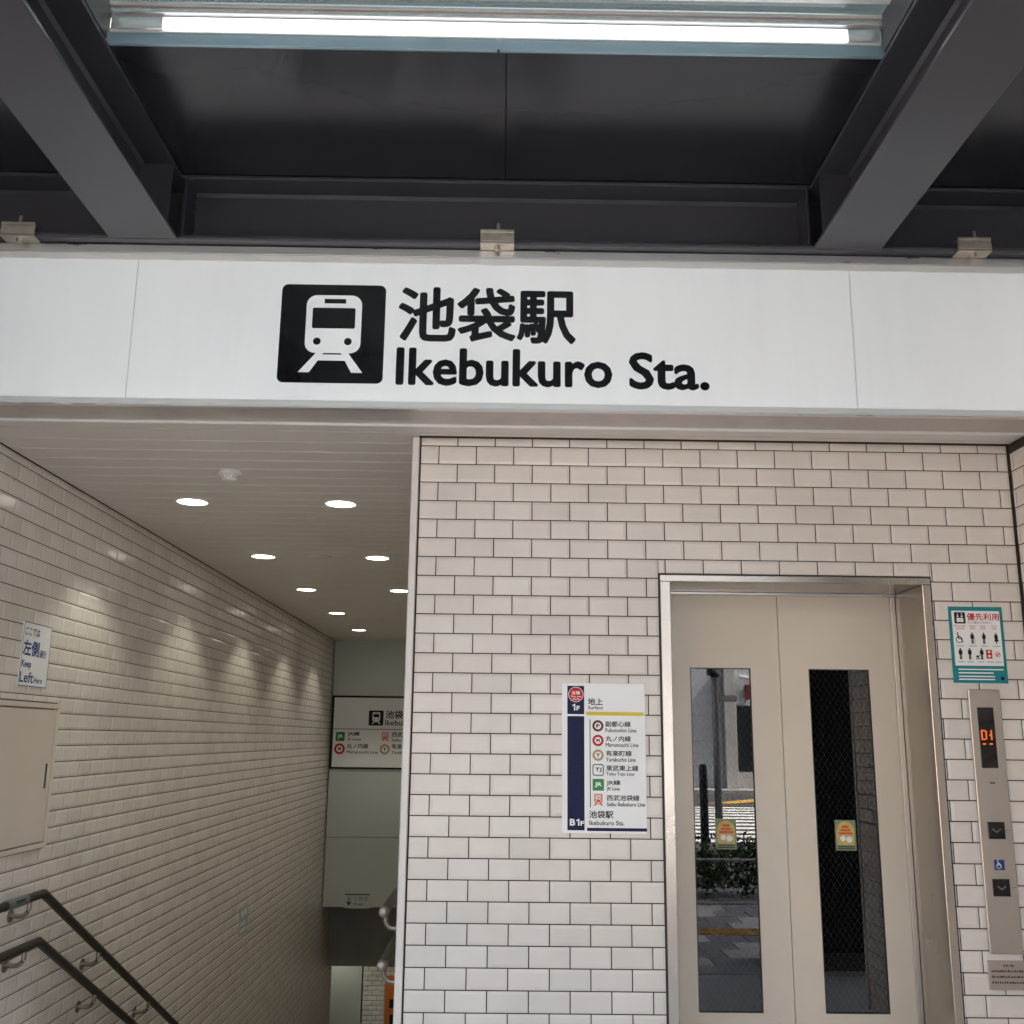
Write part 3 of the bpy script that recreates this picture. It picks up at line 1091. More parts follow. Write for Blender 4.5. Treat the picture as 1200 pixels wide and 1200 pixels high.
def route_symbol(cx, cy, r, key, colr, pl, parent, dd):
    if key in 'FMY':
        o = flat('line_symbol', pl, annulus(cx, cy, r * 0.60, r), dd, colr, parent)
        text('lettering', key, pl, cx - r * .30, cy - r * .32, cx + r * .30, cy + r * .32, dd, 'print_black', parent, 0.06)
    elif key == 'TJ':
        q0, q1 = rrect(cx - r, cy - r, cx + r, cy + r, r * .4), rrect(cx - r * .84, cy - r * .84, cx + r * .84, cy + r * .84, r * .3)
        n = len(q0)
        flat('line_symbol', pl, [[q0[i], q0[(i + 1) % n], q1[(i + 1) % n], q1[i]] for i in range(n)], dd, colr, parent)
        text('lettering', 'TJ', pl, cx - r * .6, cy - r * .4, cx + r * .6, cy + r * .4, dd, colr, parent, 0.03)
    elif key == 'JR':
        flat('line_symbol', pl, [rrect(cx - r, cy - r, cx + r, cy + r, r * .12)], dd, colr, parent)
        text('lettering', 'JR', pl, cx - r * .62, cy - r * .45, cx + r * .62, cy + r * .45, dd + .0005, 'print_white', parent, 0.05)
    else:
        k = r
        flat('line_symbol', pl, [rrect(cx - .72 * k, cy - .45 * k, cx + .72 * k, cy + k, .18 * k),
                                 [(cx - .45 * k, cy - .45 * k), (cx - .2 * k, cy - .45 * k), (cx - .5 * k, cy - k), (cx - .8 * k, cy - k)],
                                 [(cx + .2 * k, cy - .45 * k), (cx + .45 * k, cy - .45 * k), (cx + .8 * k, cy - k), (cx + .5 * k, cy - k)],
                                 rect(cx - .45 * k, cy - .78 * k, cx + .45 * k, cy - .62 * k)], dd, colr, parent)
        flat('symbol_field', pl, [rrect(cx - .5 * k, cy + .05 * k, cx + .5 * k, cy + .82 * k, .08 * k), disc(cx - .42 * k, cy - .2 * k, .11 * k),
                                  disc(cx + .42 * k, cy - .2 * k, .11 * k)], dd + .0004, 'print_white', parent)
        text('lettering', 'SI', pl, cx - .36 * k, cy + .17 * k, cx + .36 * k, cy + .7 * k, dd + .0008, colr, parent, 0.04)


for i, (jp, en, xj, xe_, colr, key) in enumerate(LINES):
    yc = 370 + 103.4 * i
    route_symbol(gu(302), gv(yc), 0.0212, key, colr, PG, gb, 0.0005)
    xo = 355 + i * 1.2
    text('lettering', jp, PG, *gr(xo, yc - 34, xj, yc + 6), 0.0006, 'print_grey', gb, 0.022)
    text('lettering', en, PG, *gr(xo, yc + 16, xe_, yc + 44 if 'y' not in en else yc + 46), 0.0006, 'print_grey', gb, 0.022)
text('lettering', '池袋駅', PG, *gr(237, 962, 406, 1015), 0.0006, 'print_grey', gb, 0.022)
text('lettering', 'Ikebukuro Sta.', PG, *gr(238, 1030, 482, 1062), 0.0006, 'print_grey', gb, 0.022)
text('lettering', 'B', PG, *gr(102, 1020, 140, 1066), 0.0010, 'print_white', gb, 0.05)
figure_one(*gr(147, 1020, 170, 1066), gb)
text('lettering', 'F', PG, *gr(176, 1034, 203, 1066), 0.0010, 'print_white', gb, 0.05)
flat('navy_bar', PG, [rect(*gr(222, 1080, 640, 1102))], 0.0004, 'print_navy', gb)

# priority poster
po = empty('priority_poster', (1.846, WY, 1.778), 'teal priority-use poster above the elevator call panel', 'poster')
QX0, QX1, QZ0, QZ1 = 1.7405, 1.9510, 1.7785, 2.073
obj('sheet', MB().box(QX0, WY - 0.0025, QZ0, QX1, WY - 0.0005, QZ1), 'print_teal', po)
PP = Plane('front', WY - 0.0025)


def qu(x):
    return QX0 + x * (QX1 - QX0)


def qv(y):
    return QZ1 - y * (QZ1 - QZ0)


def qr(x0, y0, x1, y1):
    return (qu(x0), qv(y1), qu(x1), qv(y0))


flat('white_field', PP, [rect(*qr(.055, .055, .945, .775))], 0.0004, 'print_white', po)
flat('lift_symbol', PP, [rrect(*qr(.10, .075, .305, .225), .003)], 0.0008, 'print_black', po)
flat('lift_shape', PP, [rect(*qr(.14, .15, .265, .205)), disc(qu(.165), qv(.128), .0035), disc(qu(.24), qv(.128), .0035),
                        [(qu(.15), qv(.108)), (qu(.18), qv(.108)), (qu(.165), qv(.088))], [(qu(.225), qv(.09)), (qu(.255), qv(.09)), (qu(.24), qv(.11))]],
     0.0012, 'print_white', po)
text('lettering', '優先利用', PP, *qr(.335, .085, .93, .180), 0.0008, 'print_red', po, 0.02)
text('lettering', 'にご協力ください', PP, *qr(.345, .195, .78, .222), 0.0008, 'print_grey', po, 0.01)
text('lettering', 'Priority', PP, *qr(.095, .245, .30, .272), 0.0008, 'print_red', po, 0.02)
text('lettering', 'access', PP, *qr(.12, .280, .27, .298), 0.0008, 'print_red', po, 0.02)
for x in (.37, .56):
    text('lettering', '优先', PP, *qr(x, .248, x + .11, .270), 0.0008, 'print_red', po, 0.01)
    text('lettering', '使用', PP, *qr(x + .01, .278, x + .10, .297), 0.0008, 'print_red', po, 0.01)
text('lettering', '우선', PP, *qr(.77, .248, .87, .270), 0.0008, 'print_red', po, 0.01)
text('lettering', '이용', PP, *qr(.775, .278, .865, .297), 0.0008, 'print_red', po, 0.01)


def person(cx, cy, s, kind):
    h = s
    pol = [disc(cx, cy + .42 * h, .075 * h, 14)]
    if kind == 'wheel':
        pol = [disc(cx - .12 * h, cy + .42 * h, .075 * h, 14),
               [(cx - .17 * h, cy + .33 * h), (cx - .07 * h, cy + .33 * h), (cx - .03 * h, cy - .05 * h), (cx - .13 * h, cy - .05 * h)],
               rect(cx - .1 * h, cy - .08 * h, cx + .17 * h, cy),
               [(cx + .1 * h, cy - .02 * h), (cx + .19 * h, cy - .02 * h), (cx + .34 * h, cy - .36 * h), (cx + .25 * h, cy - .38 * h)],
               rect(cx - .08 * h, cy + .12 * h, cx + .13 * h, cy + .18 * h)]
        pol += annulus(cx - .02 * h, cy - .16 * h, .24 * h, .30 * h, 20)
        return pol
    wd = .15 if kind != 'wide' else .20
    pol.append([(cx - wd * h, cy + .30 * h), (cx - .08 * h, cy + .34 * h), (cx + .08 * h, cy + .34 * h), (cx + wd * h, cy + .30 * h),
                (cx + (wd + .02) * h, cy - .02 * h), (cx + .10 * h, cy - .06 * h), (cx - .10 * h, cy - .06 * h), (cx - (wd + .02) * h, cy - .02 * h)])
    pol.append(rect(cx - .10 * h, cy - .5 * h, cx - .01 * h, cy - .05 * h))
    pol.append(rect(cx + .01 * h, cy - .5 * h, cx + .10 * h, cy - .05 * h))
    if kind == 'cane':
        pol.append(rect(cx + .19 * h, cy - .5 * h, cx + .215 * h, cy + .02 * h))
    if kind == 'skirt':
        pol[-2:] = [[(cx - .1 * h, cy), (cx + .1 * h, cy), (cx + .24 * h, cy - .28 * h), (cx - .2 * h, cy - .28 * h)],
                    rect(cx - .04 * h, cy - .5 * h, cx + .05 * h, cy - .27 * h)]
    if kind == 'pram':
        pol += [rect(cx - .50 * h, cy - .32 * h, cx - .24 * h, cy - .14 * h), disc(cx - .46 * h, cy - .42 * h, .07 * h, 10),
                disc(cx - .28 * h, cy - .42 * h, .07 * h, 10), rect(cx - .26 * h, cy - .16 * h, cx - .12 * h, cy - .11 * h)]
    return pol


for k, x in zip(('wheel', 'cane', 'plain', 'skirt'), (.165, .405, .62, .845)):
    flat('person_symbol', PP, person(qu(x), qv(.415), .044, k), 0.0008, 'print_black', po)
for k, x in zip(('plain', 'plain', 'pram'), (.165, .335, .555)):
    flat('person_symbol', PP, person(qu(x), qv(.62), .044, k), 0.0008, 'print_black', po)
flat('help_mark', PP, [rrect(*qr(.635, .565, .745, .68), .002)], 0.0008, 'print_red', po)
flat('help_mark_shape', PP, [rect(*qr(.665, .585, .715, .60)), rect(*qr(.682, .575, .698, .612)), rect(*qr(.665, .635, .715, .66))], 0.0012, 'print_white', po)
flat('badge_symbol', PP, annulus(qu(.85), qv(.625), .008, .0105, 20) + [disc(qu(.838), qv(.63), .0042), disc(qu(.868), qv(.622), .0036)], 0.0008, 'print_pink', po)
flat_each('caption_line', PP, [rect(*qr(x - .07, y, x + .07, y + .006)) for x in (.165, .405, .62, .845) for y in (.515,)]
     + [rect(*qr(x - .06, y, x + .06, y + .006)) for x in (.165, .335, .53, .70, .85) for y in (.722,)], 0.0008, 'print_grey', po)
flat_each('caption_line', PP, [rect(*qr(.10, y, e, y + .016)) for y, e in ((.815, .93), (.860, .74), (.905, .76), (.943, .76))], 0.0006, 'print_white', po)
flat('corner_mark', PP, [disc(qu(.90), qv(.935), .0075)], 0.0006, 'print_navy', po)

# call panel
cp = empty('call_panel', (1.85, WY, 0.808), 'tall stainless elevator call panel with floor display and two buttons', 'call panel')
obj('plate', MB().box(1.7895, WY - 0.010, 0.808, 1.9105, WY + 0.001, 1.754, 0.002), 'stainless_dull', cp)
PC = Plane('front', WY - 0.010)
sc_ = obj('display', MB().box(1.8165, WY - 0.0118, 1.4625, 1.8790, WY - 0.0095, 1.687, 0.0008), 'screen_black', cp)
PD = Plane('front', WY - 0.0118)
z0 = 1.5655
flat('display_digit', PD, [rect(1.8235, z0, 1.8290, z0 + .037), rect(1.8290, z0 + .032, 1.8400, z0 + .037), rect(1.8400, z0 + .003, 1.8450, z0 + .034),
                           rect(1.8290, z0 - .0, 1.8400, z0 + .005)], 0.0005, 'led', cp)
flat('display_digit', PD, [rect(1.8600, z0, 1.8650, z0 + .037), rect(1.8545, z0 + .015, 1.8600, z0 + .021)], 0.0005, 'led', cp)
flat('display_digit', PD, [rect(1.8270, z0 - .017, 1.8390, z0 - .012), rect(1.8525, z0 - .017, 1.8655, z0 - .012)], 0.0005, 'led', cp)
for (bz, ) in ((1.2375,), (1.036,)):
    bt = obj('button', MB().box(1.8185, WY - 0.014, bz - .0305, 1.8815, WY - 0.0095, bz + .0305, 0.001), 'screen_black', cp)
    pb = Plane('front', WY - 0.014)
    flat('arrow', pb, [[(1.850, bz - .009), (1.850, bz - .003), (1.836, bz + .008), (1.833, bz + .004)],
                       [(1.850, bz - .009), (1.867, bz + .004), (1.864, bz + .008), (1.850, bz - .003)]], 0.0005, 'rail_plate', bt)
    flat('braille', PC, [disc(1.887 + k * .0045, bz + .001, .0012, 8) for k in range(5)], 0.0006, 'print_grey', cp)
flat('keyhole_label', PC, [rect(1.842, 1.406, 1.862, 1.411)], 0.0005, 'print_grey', cp)
wc = flat('wheelchair_symbol', PC, [rect(1.8315, 1.0975, 1.8695, 1.1335)], 0.0006, 'print_blue', cp)
flat('wheelchair_shape', PC, person(1.8485, 1.1165, .031, 'wheel'), 0.0010, 'print_white', wc)

# notice plate
npl = empty('notice_plate', (1.87, WY, 0.685), 'engraved steel notice plate under the call panel', 'sign')
obj('plate', MB().box(1.7785, WY - 0.004, 0.685, 2.000, WY + 0.001, 0.784, 0.001), 'stainless_dull', npl)
PN = Plane('front', WY - 0.004)
rng = random.Random(5)
pol = []
for row, (xa, xb) in enumerate(((1.835, 1.872), (1.79, 1.985), (1.79, 1.985), (1.79, 1.97))):
    x = xa
    z = 0.768 - row * 0.019
    while x < xb:
        w = rng.uniform(0.003, 0.007)
        pol.append(rect(x, z - .004, x + w, z + rng.uniform(.001, .004)))
        x += w + rng.uniform(0.001, 0.004)
flat('engraving', PN, pol, 0.0004, 'print_brown', npl)

# ------------------------------------------------------------------ things on the stairwell wall and ceiling
LWP = Plane('left', XL)
cb = empty('wall_cabinet', (XL, 4.5, 1.04), 'cream metal cabinet door set into the left tile wall', 'cabinet')
mb = MB()
CBX0, CBX1 = XL - 0.003, XL + 0.022
for (y0, z0_, y1, z1_) in ((3.60, 1.040, 4.944, 1.062), (3.60, 1.662, 4.944, 1.685), (4.917, 1.0625, 4.944, 1.6615), (3.60, 1.0625, 3.627, 1.6615)):
    mb.box(CBX0, y0, z0_, CBX1, y1, z1_, 0.002)
obj('frame', mb, 'cabinet_paint', cb)
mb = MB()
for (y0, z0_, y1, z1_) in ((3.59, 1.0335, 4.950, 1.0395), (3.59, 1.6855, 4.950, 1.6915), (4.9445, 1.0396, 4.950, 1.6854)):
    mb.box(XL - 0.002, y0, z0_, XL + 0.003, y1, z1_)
obj('seal_and_shadow_line', mb, 'plastic_dark', cb)  # dark strips drawn for the gap and shadow lines round the frame
obj('frame_shadow_gap', MB().box(CBX0, 3.628, 1.063, XL + 0.004, 4.916, 1.661), 'plastic_dark', cb)
dr = obj('door', MB().box(XL + 0.0042, 3.632, 1.0665, XL + 0.018, 4.913, 1.6575, 0.003), 'cabinet_paint', cb)
obj('handle', MB().box(XL + 0.0175, 4.857, 1.303, XL + 0.0205, 4.872, 1.414, 0.001), 'plastic_dark', dr)

kl = empty('keep_left_sign', (XL, 4.66, 1.752), 'small white and blue keep-left sign on the tile wall', 'sign')
obj('plate', MB().box(XL - 0.001, 4.520, 1.752, XL + 0.004, 4.802, 2.033, 0.001), 'print_white', kl)
PK = Plane('left', XL + 0.004)
mb = MB()
n = 0
ed = [rect(4.520, 1.752, 4.802, 1.7555), rect(4.520, 2.0295, 4.802, 2.033), rect(4.520, 1.7555, 4.524, 2.0295), rect(4.798, 1.7555, 4.802, 2.0295)]
flat('border_line', PK, ed, 0.0005, 'print_blue', kl)
text('lettering', 'ここでは', PK, 4.537, 1.975, 4.680, 2.010, 0.0006, 'print_blue', kl, 0.02)
text('lettering', '左側', PK, 4.530, 1.885, 4.690, 1.955, 0.0006, 'print_blue', kl, 0.025)
text('lettering', '通行', PK, 4.697, 1.885, 4.765, 1.920, 0.0006, 'print_blue', kl, 0.02)
text('lettering', 'Keep', PK, 4.532, 1.825, 4.625, 1.866, 0.0006, 'print_blue', kl, 0.02)
text('lettering', 'Left', PK, 4.528, 1.768, 4.660, 1.815, 0.0006, 'print_blue', kl, 0.022)
text('lettering', 'Here', PK, 4.667, 1.770, 4.752, 1.795, 0.0006, 'print_blue', kl, 0.02)

nt = empty('wall_notice', (XL, 9.0, -0.06), 'small pale notice on the lower part of the left tile wall', 'notice')
obj('plate', MB().box(XL - 0.001, 8.86, -0.05, XL + 0.004, 9.14, 0.17), 'panel_white', nt)
flat_each('printed_mark', Plane('left', XL + 0.004), [rect(8.90, 0.09, 9.10, 0.14), rect(8.90, 0.02, 9.06, 0.05), rect(8.90, -0.03, 9.10, 0.0)], 0.0006, 'facade_grey', nt)

# handrails
SL = RISE / RUN


def handrail(name, xr, xwall, zz, y0, label, cat_label, plate):
    o = empty(name, (xr, STAIR_Y, zz), label, 'handrail', cat_label)
    pts = [(xr, y0, zz), (xr, 4.833, zz)]
    yend = STAIR_Y + 8.2
    pts += [(xr, yend, zz - (yend - 4.833) * SL), (xr, yend + 0.3, zz - (yend - 4.833) * SL)]
    obj('rail', MB().tube(pts, 0.0195, 16), 'rail_brown', o)
    sgn = 1 if xr > xwall else -1
    ys = [4.70, 5.57, 6.44, 7.31, 8.18, 9.05, 9.92, 10.79, 11.66, 12.5]
    if y0 < 4.0:
        ys = [3.85] + ys
    else:
        ys = [y0 + 0.08] + ys[1:]
    for y in ys:
        zr = zz - max(0, y - 4.833) * SL
        zb = zr - 0.075
        pp = [(xr, y, zr - 0.016)]
        for k in range(7):
            a = rad(90 * k / 6)
            pp.append((xr - sgn * 0.035 * (1 - math.cos(a)), y, zb + 0.035 - 0.035 * math.sin(a)))
        pp.append((xwall + sgn * 0.004, y, zb))
        b = obj('bracket', MB().tube(pp, 0.0100, 10), 'bracket_metal', o)
        obj('bracket_plate', MB().cyl((xwall + sgn * 0.0005, y, zb), (xwall + sgn * 0.006, y, zb), 0.027, 20), 'bracket_metal', b)
    if plate:
        p = obj('braille_plate', MB().tube([(xr, 4.47, zz), (xr, 4.655, zz)], 0.0208, 16), 'rail_plate', o)
        mb = MB()
        for k in range(8):
            for r in (0, 1):
                mb.box(xr + 0.0175, 4.53 + k * 0.011, zz + 0.008 - r * 0.008, xr + 0.0215, 4.535 + k * 0.011, zz + 0.012 - r * 0.008)
        obj('braille_dot', mb, 'print_black', p)
    else:
        pass
    return o


handrail('handrail', XL + 0.08, XL, 0.852, 3.6, 'upper dark brown handrail on the left tile wall', 'handrails by the stairs', True)
handrail('handrail', XL + 0.08, XL, 0.652, 3.6, 'lower dark brown handrail on the left tile wall', 'handrails by the stairs', False)
for zz, lb in ((0.872, 'upper handrail end peeping out beside the corner post'), (0.672, 'lower handrail end peeping out beside the corner post')):
    o = handrail('handrail', XP - 0.085, XP, zz, 4.30, lb, 'handrails by the stairs', False)
    mb = MB()
    xr = XP - 0.085
    mb.tube([(xr, 4.318, zz), (xr, 4.298, zz), (xr, 4.288, zz), (xr, 4.283, zz)], [0.0215, 0.0215, 0.018, 0.008], 16)
    obj('end_cap', mb, 'bracket_metal', o)

# downlights
LX = (-1.615, -0.845)
LY = (5.18, 6.81, 8.38, 10.0, 11.6)
ORD = ('first', 'second', 'third', 'fourth', 'fifth')
LIGHT_W = 2.3


def downlight(x, y, z, r, label, group, watts, blend=0.4, ang=106):
    o = empty('downlight', (x, y, z), label, 'downlight', group)
    mb = MB()
    nn = 32
    for (rr_, zz) in ((r + 0.011, z - 0.0005), (r + 0.010, z - 0.004), (r, z - 0.003), (r - 0.004, z + 0.004)):
        for q in range(nn):
            t = 2 * math.pi * q / nn
            mb.v.append((x + rr_ * math.cos(t), y + rr_ * math.sin(t), zz))
    for k in range(3):
        for q in range(nn):
            mb.f.append((k * nn + q, k * nn + (q + 1) % nn, (k + 1) * nn + (q + 1) % nn, (k + 1) * nn + q))
    mb.sm = True
    obj('trim_ring', mb, 'plastic_white', o)
    mb = MB()
    mb.v = [(x + r * math.cos(2 * math.pi * q / nn), y + r * math.sin(2 * math.pi * q / nn), z - 0.0022) for q in range(nn)]
    mb.f = [tuple(range(nn))[::-1]]
    obj('diffuser', mb, 'lamp_glow', o)
    l = bpy.data.lights.new('downlight_bulb', 'SPOT')
    l.energy = watts
    l.spot_size = rad(ang)
    l.spot_blend = blend
    l.shadow_soft_size = 0.05
    l.color = (1.0, 0.99, 0.84)
    lo = bpy.data.objects.new('downlight_bulb', l)
    COL.objects.link(lo)
    lo.location = (0, 0, -0.02)
    lo.parent = o
    return o


for j, x in enumerate(LX):
    for i, y in enumerate(LY):
        downlight(x, y, ZC, 0.077, '%s round downlight from the entrance in the %s ceiling row' % (ORD[i], ('left', 'right')[j]),
                  'downlights over the stairs', LIGHT_W)
for i, (x, y) in enumerate(((-2.9, 17.55), (-2.35, 17.6), (-1.3, 17.3))):
    downlight(x, y, -1.2, 0.06, ('left','middle','right')[i] + ' downlight of three in the lower passage ceiling', 'downlights of the lower passage', 3.2, 0.5, 90)

sd = empty('smoke_detector', (-1.256, 4.552, ZC), 'white round smoke detector on the ceiling near the entrance', 'smoke detector')
mb = MB().tube([(-1.256, 4.552, ZC - 0.0005), (-1.256, 4.552, ZC - 0.016), (-1.256, 4.552, ZC - 0.020)], [0.054, 0.054, 0.046], 28)
obj('base', mb, 'plastic_white', sd)
mb = MB().tube([(-1.256, 4.552, ZC - 0.0205), (-1.256, 4.552, ZC - 0.036), (-1.256, 4.552, ZC - 0.044)], [0.040, 0.037, 0.026], 28)
hd = obj('head', mb, 'plastic_white', sd)
mb = MB()
for q in range(8):
    t0, t1 = rad(q * 45 + 6), rad(q * 45 + 39)
    mb.quad(*[(-1.256 + rr_ * math.cos(t), 4.552 + rr_ * math.sin(t), zz) for rr_, zz, t in
              ((0.0392, ZC - 0.031, t0), (0.0392, ZC - 0.031, t1), (0.0400, ZC - 0.025, t1), (0.0400, ZC - 0.025, t0))])
obj('vent_slot', mb, 'plastic_dark', hd)
for (x, y, lb) in ((-1.228, 6.78, 'flat round ceiling cover between the second pair of downlights'),
                   (-1.284, 9.107, 'flat round ceiling cover beyond the third pair of downlights')):
    mb = MB().tube([(x, y, ZC - 0.0005), (x, y, ZC - 0.004), (x, y, ZC - 0.008)], [0.075, 0.074, 0.06], 28)
    tag(obj('ceiling_cover', mb, 'ceiling_paint'), lb, 'ceiling cover', 'round ceiling covers')

# guide board on the far end panel
eb = empty('end_guide_board', (-1.27, 12.94, 1.162), 'white guide board with black border at the far end of the stairs', 'sign')
EY = 12.925
obj('board', MB().box(-2.088, EY, 1.163, -0.46, 12.949, 2.051), 'print_white', eb)
PE = Plane('front', EY)
bw = 0.024
flat('border_line', PE, [rect(-2.088, 1.163, -0.46, 1.163 + bw), rect(-2.088, 2.051 - bw, -0.46, 2.051), rect(-2.088, 1.163 + bw, -2.088 + bw, 2.051 - bw),
                         rect(-.46 - bw, 1.163 + bw, -.46, 2.051 - bw)], 0.0015, 'print_black', eb)
flat('divider_line', PE, [rect(-2.06, 1.641, -0.49, 1.648)], 0.0015, 'print_grey', eb)
pictogram(-1.630, 1.690, 0.182, PE, 0.0015, eb, 'print_black', 'print_white')
text('lettering', '池袋駅', PE, -1.425, 1.775, -1.095, 1.876, 0.0015, 'print_black', eb, 0.02)
text('lettering', 'Ikebukuro Sta.', PE, -1.425, 1.693, -0.85, 1.760, 0.0015, 'print_black', eb, 0.015)
route_symbol(-1.972, 1.552, 0.055, 'JR', 'print_green', PE, eb, 0.0015)
text('lettering', 'JR線', PE, -1.885, 1.555, -1.735, 1.612, 0.002, 'print_black', eb, 0.015)
text('lettering', 'JR Lines', PE, -1.885, 1.500, -1.715, 1.534, 0.002, 'print_black', eb, 0.012)
route_symbol(-1.975, 1.404, 0.066, 'M', 'print_red', PE, eb, 0.0015)
text('lettering', '丸ノ内線', PE, -1.885, 1.410, -1.625, 1.470, 0.002, 'print_black', eb, 0.015)
text('lettering', 'Marunouchi Line', PE, -1.885, 1.350, -1.500, 1.385, 0.002, 'print_black', eb, 0.012)
route_symbol(-1.418, 1.556, 0.055, 'SI', 'print_orange', PE, eb, 0.0015)
text('lettering', '西武線', PE, -1.335, 1.555, -1.135, 1.612, 0.002, 'print_black', eb, 0.015)
text('lettering', 'Seibu Line', PE, -1.335, 1.500, -1.1, 1.534, 0.002, 'print_black', eb, 0.012)
route_symbol(-1.418, 1.404, 0.062, 'Y', 'print_gold', PE, eb, 0.0015)
text('lettering', '有楽町線', PE, -1.335, 1.410, -1.07, 1.470, 0.002, 'print_black', eb, 0.015)
text('lettering', 'Yurakucho Line', PE, -1.335, 1.350, -1.0, 1.385, 0.002, 'print_black', eb, 0.012)

dn = empty('way_down_sign', (-1.68, 12.945, -0.44), 'small way-down arrow sign on the lower edge of the end panel', 'sign')
obj('plate', MB().box(-1.83, 12.938, -0.452, -1.53, 12.949, -0.292), 'panel_white', dn)
PW = Plane('front', 12.938)
flat('border_line', PW, [rect(-1.83, -0.300, -1.53, -0.288)], 0.001, 'print_black', dn)
flat('arrow', PW, [rect(-1.786, -0.40, -1.774, -0.32), [(-1.815, -0.375), (-1.780, -0.420), (-1.745, -0.375), (-1.760, -0.372), (-1.780, -0.398), (-1.80, -0.372)]],
     0.001, 'print_black', dn)
text('lettering', 'くだり', PW, -1.715, -0.365, -1.555, -0.315, 0.001, 'print_grey', dn, 0.01)
text('lettering', 'Down', PW, -1.715, -0.415, -1.61, -0.385, 0.001, 'print_grey', dn, 0.01)

# ------------------------------------------------------------------ street side (seen in the door glass)
hg = empty('hedge', (2, -2.6, 0), 'low clipped hedge behind the guard rail, seen mirrored in the door glass', 'hedge')
rng = random.Random(11)
mb = MB()
for i in range(26000):
    x, y, z = rng.uniform(-2.5, 6.0), rng.uniform(-2.95, -2.25), 0.04 + 0.56 * rng.random() ** 0.7
    top = 0.50 + 0.05 * math.sin(x * 5.1) + 0.03 * math.sin(x * 11 + 1)
    if z > top and rng.random() < 0.8:
        continue
    s = rng.uniform(0.020, 0.038)
    a = Vector((rng.gauss(0, 1), rng.gauss(0, 1), rng.gauss(0, 1))).normalized()
    b = a.cross(Vector((rng.gauss(0, 1), rng.gauss(0, 1), rng.gauss(0, 1)))).normalized()
    c = Vector((x, y, z))
    mb.quad(tuple(c - a * s), tuple(c - b * s * .5), tuple(c + a * s), tuple(c + b * s * .5))
obj('foliage', mb, 'leaf', hg, kind='stuff')
for i in range(16):
    x = -2.3 + i * 0.54
    obj('stem', MB().tube([(x, -2.6, 0), (x + .03, -2.62, 0.2), (x - .02, -2.58, 0.42)], [0.014, 0.010, 0.005], 6), 'bark', hg)
gr_ = empty('guard_rail', (2, -2.2, 0), 'low pipe guard rail in front of the hedge, seen mirrored in the door glass', 'rail')
obj('rail', MB().tube([(-2.5, -2.2, 0.39), (6, -2.2, 0.39)], 0.016, 10), 'pole_grey', gr_)
for i in range(7):
    obj('post', MB().tube([(-2.4 + i * 1.4, -2.2, 0), (-2.4 + i * 1.4, -2.2, 0.385)], 0.016, 10), 'pole_grey', gr_)
pg = empty('street_pole', (2.42, -3.15, -0.1), 'grey street pole with a small sign, seen mirrored in the left door', 'pole')
obj('pole', MB().tube([(2.42, -3.15, -0.1), (2.42, -3.15, 5.2)], 0.042, 14), 'pole_grey', pg)
sb = obj('sign_board', MB().box(2.465, -3.16, 1.985, 2.66, -3.14, 2.055, 0.003), 'sticker_green', pg)
obj('sign_field', MB().box(2.475, -3.1398, 1.995, 2.65, -3.138, 2.045), 'print_white', sb)
for z in (2.25, 2.42):
    obj('band', MB().tube([(2.42, -3.15, z), (2.42, -3.15, z + .05)], 0.05, 14), 'post_navy', pg)
obj('signal_box', MB().box(2.34, -3.22, 2.27, 2.375, -3.08, 2.60, 0.01), 'post_navy', pg)
bo = empty('dark_bollard', (2.25, -3.05, 0), 'dark navy post beside the hedge, seen mirrored in the left door', 'bollard')
obj('post', MB().tube([(2.245, -3.08, 0), (2.245, -3.08, 1.26), (2.245, -3.08, 1.30)], [0.045, 0.045, 0.03], 14), 'post_navy', bo)
pd = empty('canopy_column', (2.5, 0.6, 0), 'dark clad canopy column, seen mirrored in the right door', 'column')
obj('body', MB().box(2.07, 0.42, 0.12, 2.95, 0.92, 3.35, 0.01), 'pillar_dark', pd)
obj('plinth', MB().box(2.06, 0.41, 0.005, 2.96, 0.93, 0.119, 0.005), 'facade_dark', pd)


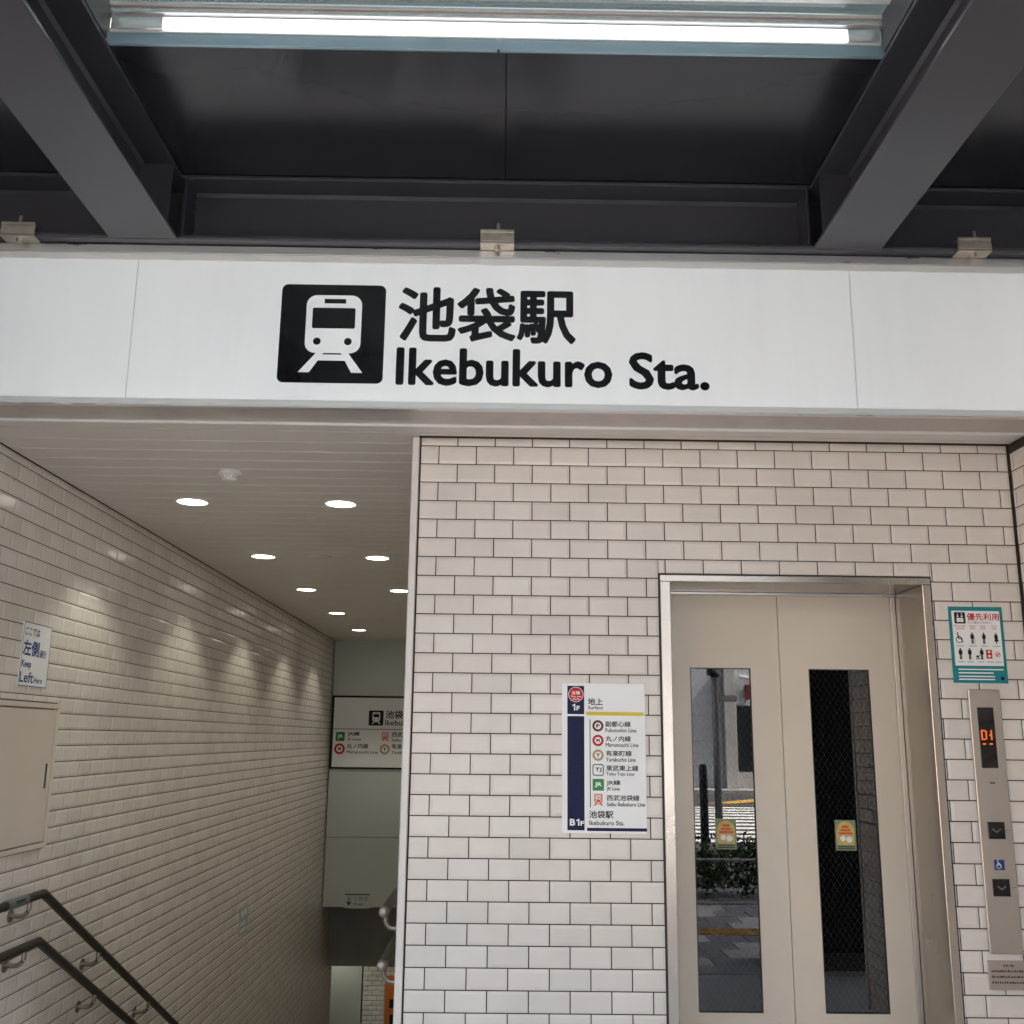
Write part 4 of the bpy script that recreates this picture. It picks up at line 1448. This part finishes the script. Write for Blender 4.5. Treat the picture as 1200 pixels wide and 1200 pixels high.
def building(name, x0, x1, y, h, wallm, label, floors, bays, depth=12):
    b = empty(name, ((x0 + x1) / 2, y - depth / 2, 0), label, 'building', 'buildings across the street')
    obj('wall', MB().box(x0, y - depth, 0, x1, y, h), wallm, b)
    fh = h / floors
    bw = (x1 - x0) / bays
    for f in range(1, floors):
        for k in range(bays):
            a0, a1 = x0 + bw * (k + .18), x0 + bw * (k + .82)
            c0, c1 = f * fh + fh * .25, f * fh + fh * .78
            w = obj('window', MB().ring(a0 - .08, a1 + .08, c0 - .08, c1 + .08, a0, a1, c0, c1, y + 0.004, y + 0.09), 'pole_grey', b)
            obj('pane', MB().box(a0, y + 0.003, c0, a1, y + 0.03, c1), 'window_dark', w)
    obj('parapet', MB().box(x0 - .15, y - depth - .1, h + 0.002, x1 + .15, y + .15, h + 0.5), wallm, b)
    return b


ob = building('grey_building', -2.0, 16, -27, 15, 'facade_grey', 'grey panelled building across the street, seen mirrored in the left door', 4, 6)
for k in range(9):
    obj('siding_board', MB().box(-2, -26.999, 0.3 + k * 0.42, 7.55, -26.955, 0.3 + k * 0.42 + 0.405, 0.008), 'facade_grey', ob)
obj('pilaster', MB().box(7.62, -26.999, 0, 8.02, -26.7, 4.2, 0.01), 'facade_pale', ob)
obj('shop_window', MB().box(8.05, -26.999, 0.55, 11.5, -26.96, 2.75), 'window_dark', ob)
obj('shop_sill', MB().box(8.05, -26.999, 0, 11.5, -26.94, 0.54), 'facade_pale', ob)
obj('red_sign', MB().box(8.40, -26.99, 2.95, 8.54, -26.85, 3.45, 0.01), 'facade_red', ob)
obj('security_camera', MB().tube([(8.2, -26.9, 3.72), (8.62, -26.85, 3.66)], 0.07, 10), 'plastic_white', ob)
nb_ = empty('unseen_building', (17, 8, 0), 'tall block added outside the picture on the right to shade the entrance', 'building')
obj('wall', MB().box(9.05, -1.35, -0.3, 25, 20, 21), 'facade_pale', nb_)  # added unseen block, sized to keep the sun off the entrance
nb_ = empty('unseen_building', (-17, 8, 0), 'lower office building next to the station on the left, outside the picture', 'building')
obj('wall', MB().box(-25, -2.8, -0.3, -9.05, 20, 13), 'facade_tan', nb_)
building('tan_building', -22, -2.6, -26.6, 24, 'facade_tan', 'tall tan office building across the street on the left', 7, 7)
building('pale_building', 17, 40, -27.5, 19, 'facade_pale', 'pale building across the street on the right', 5, 7)
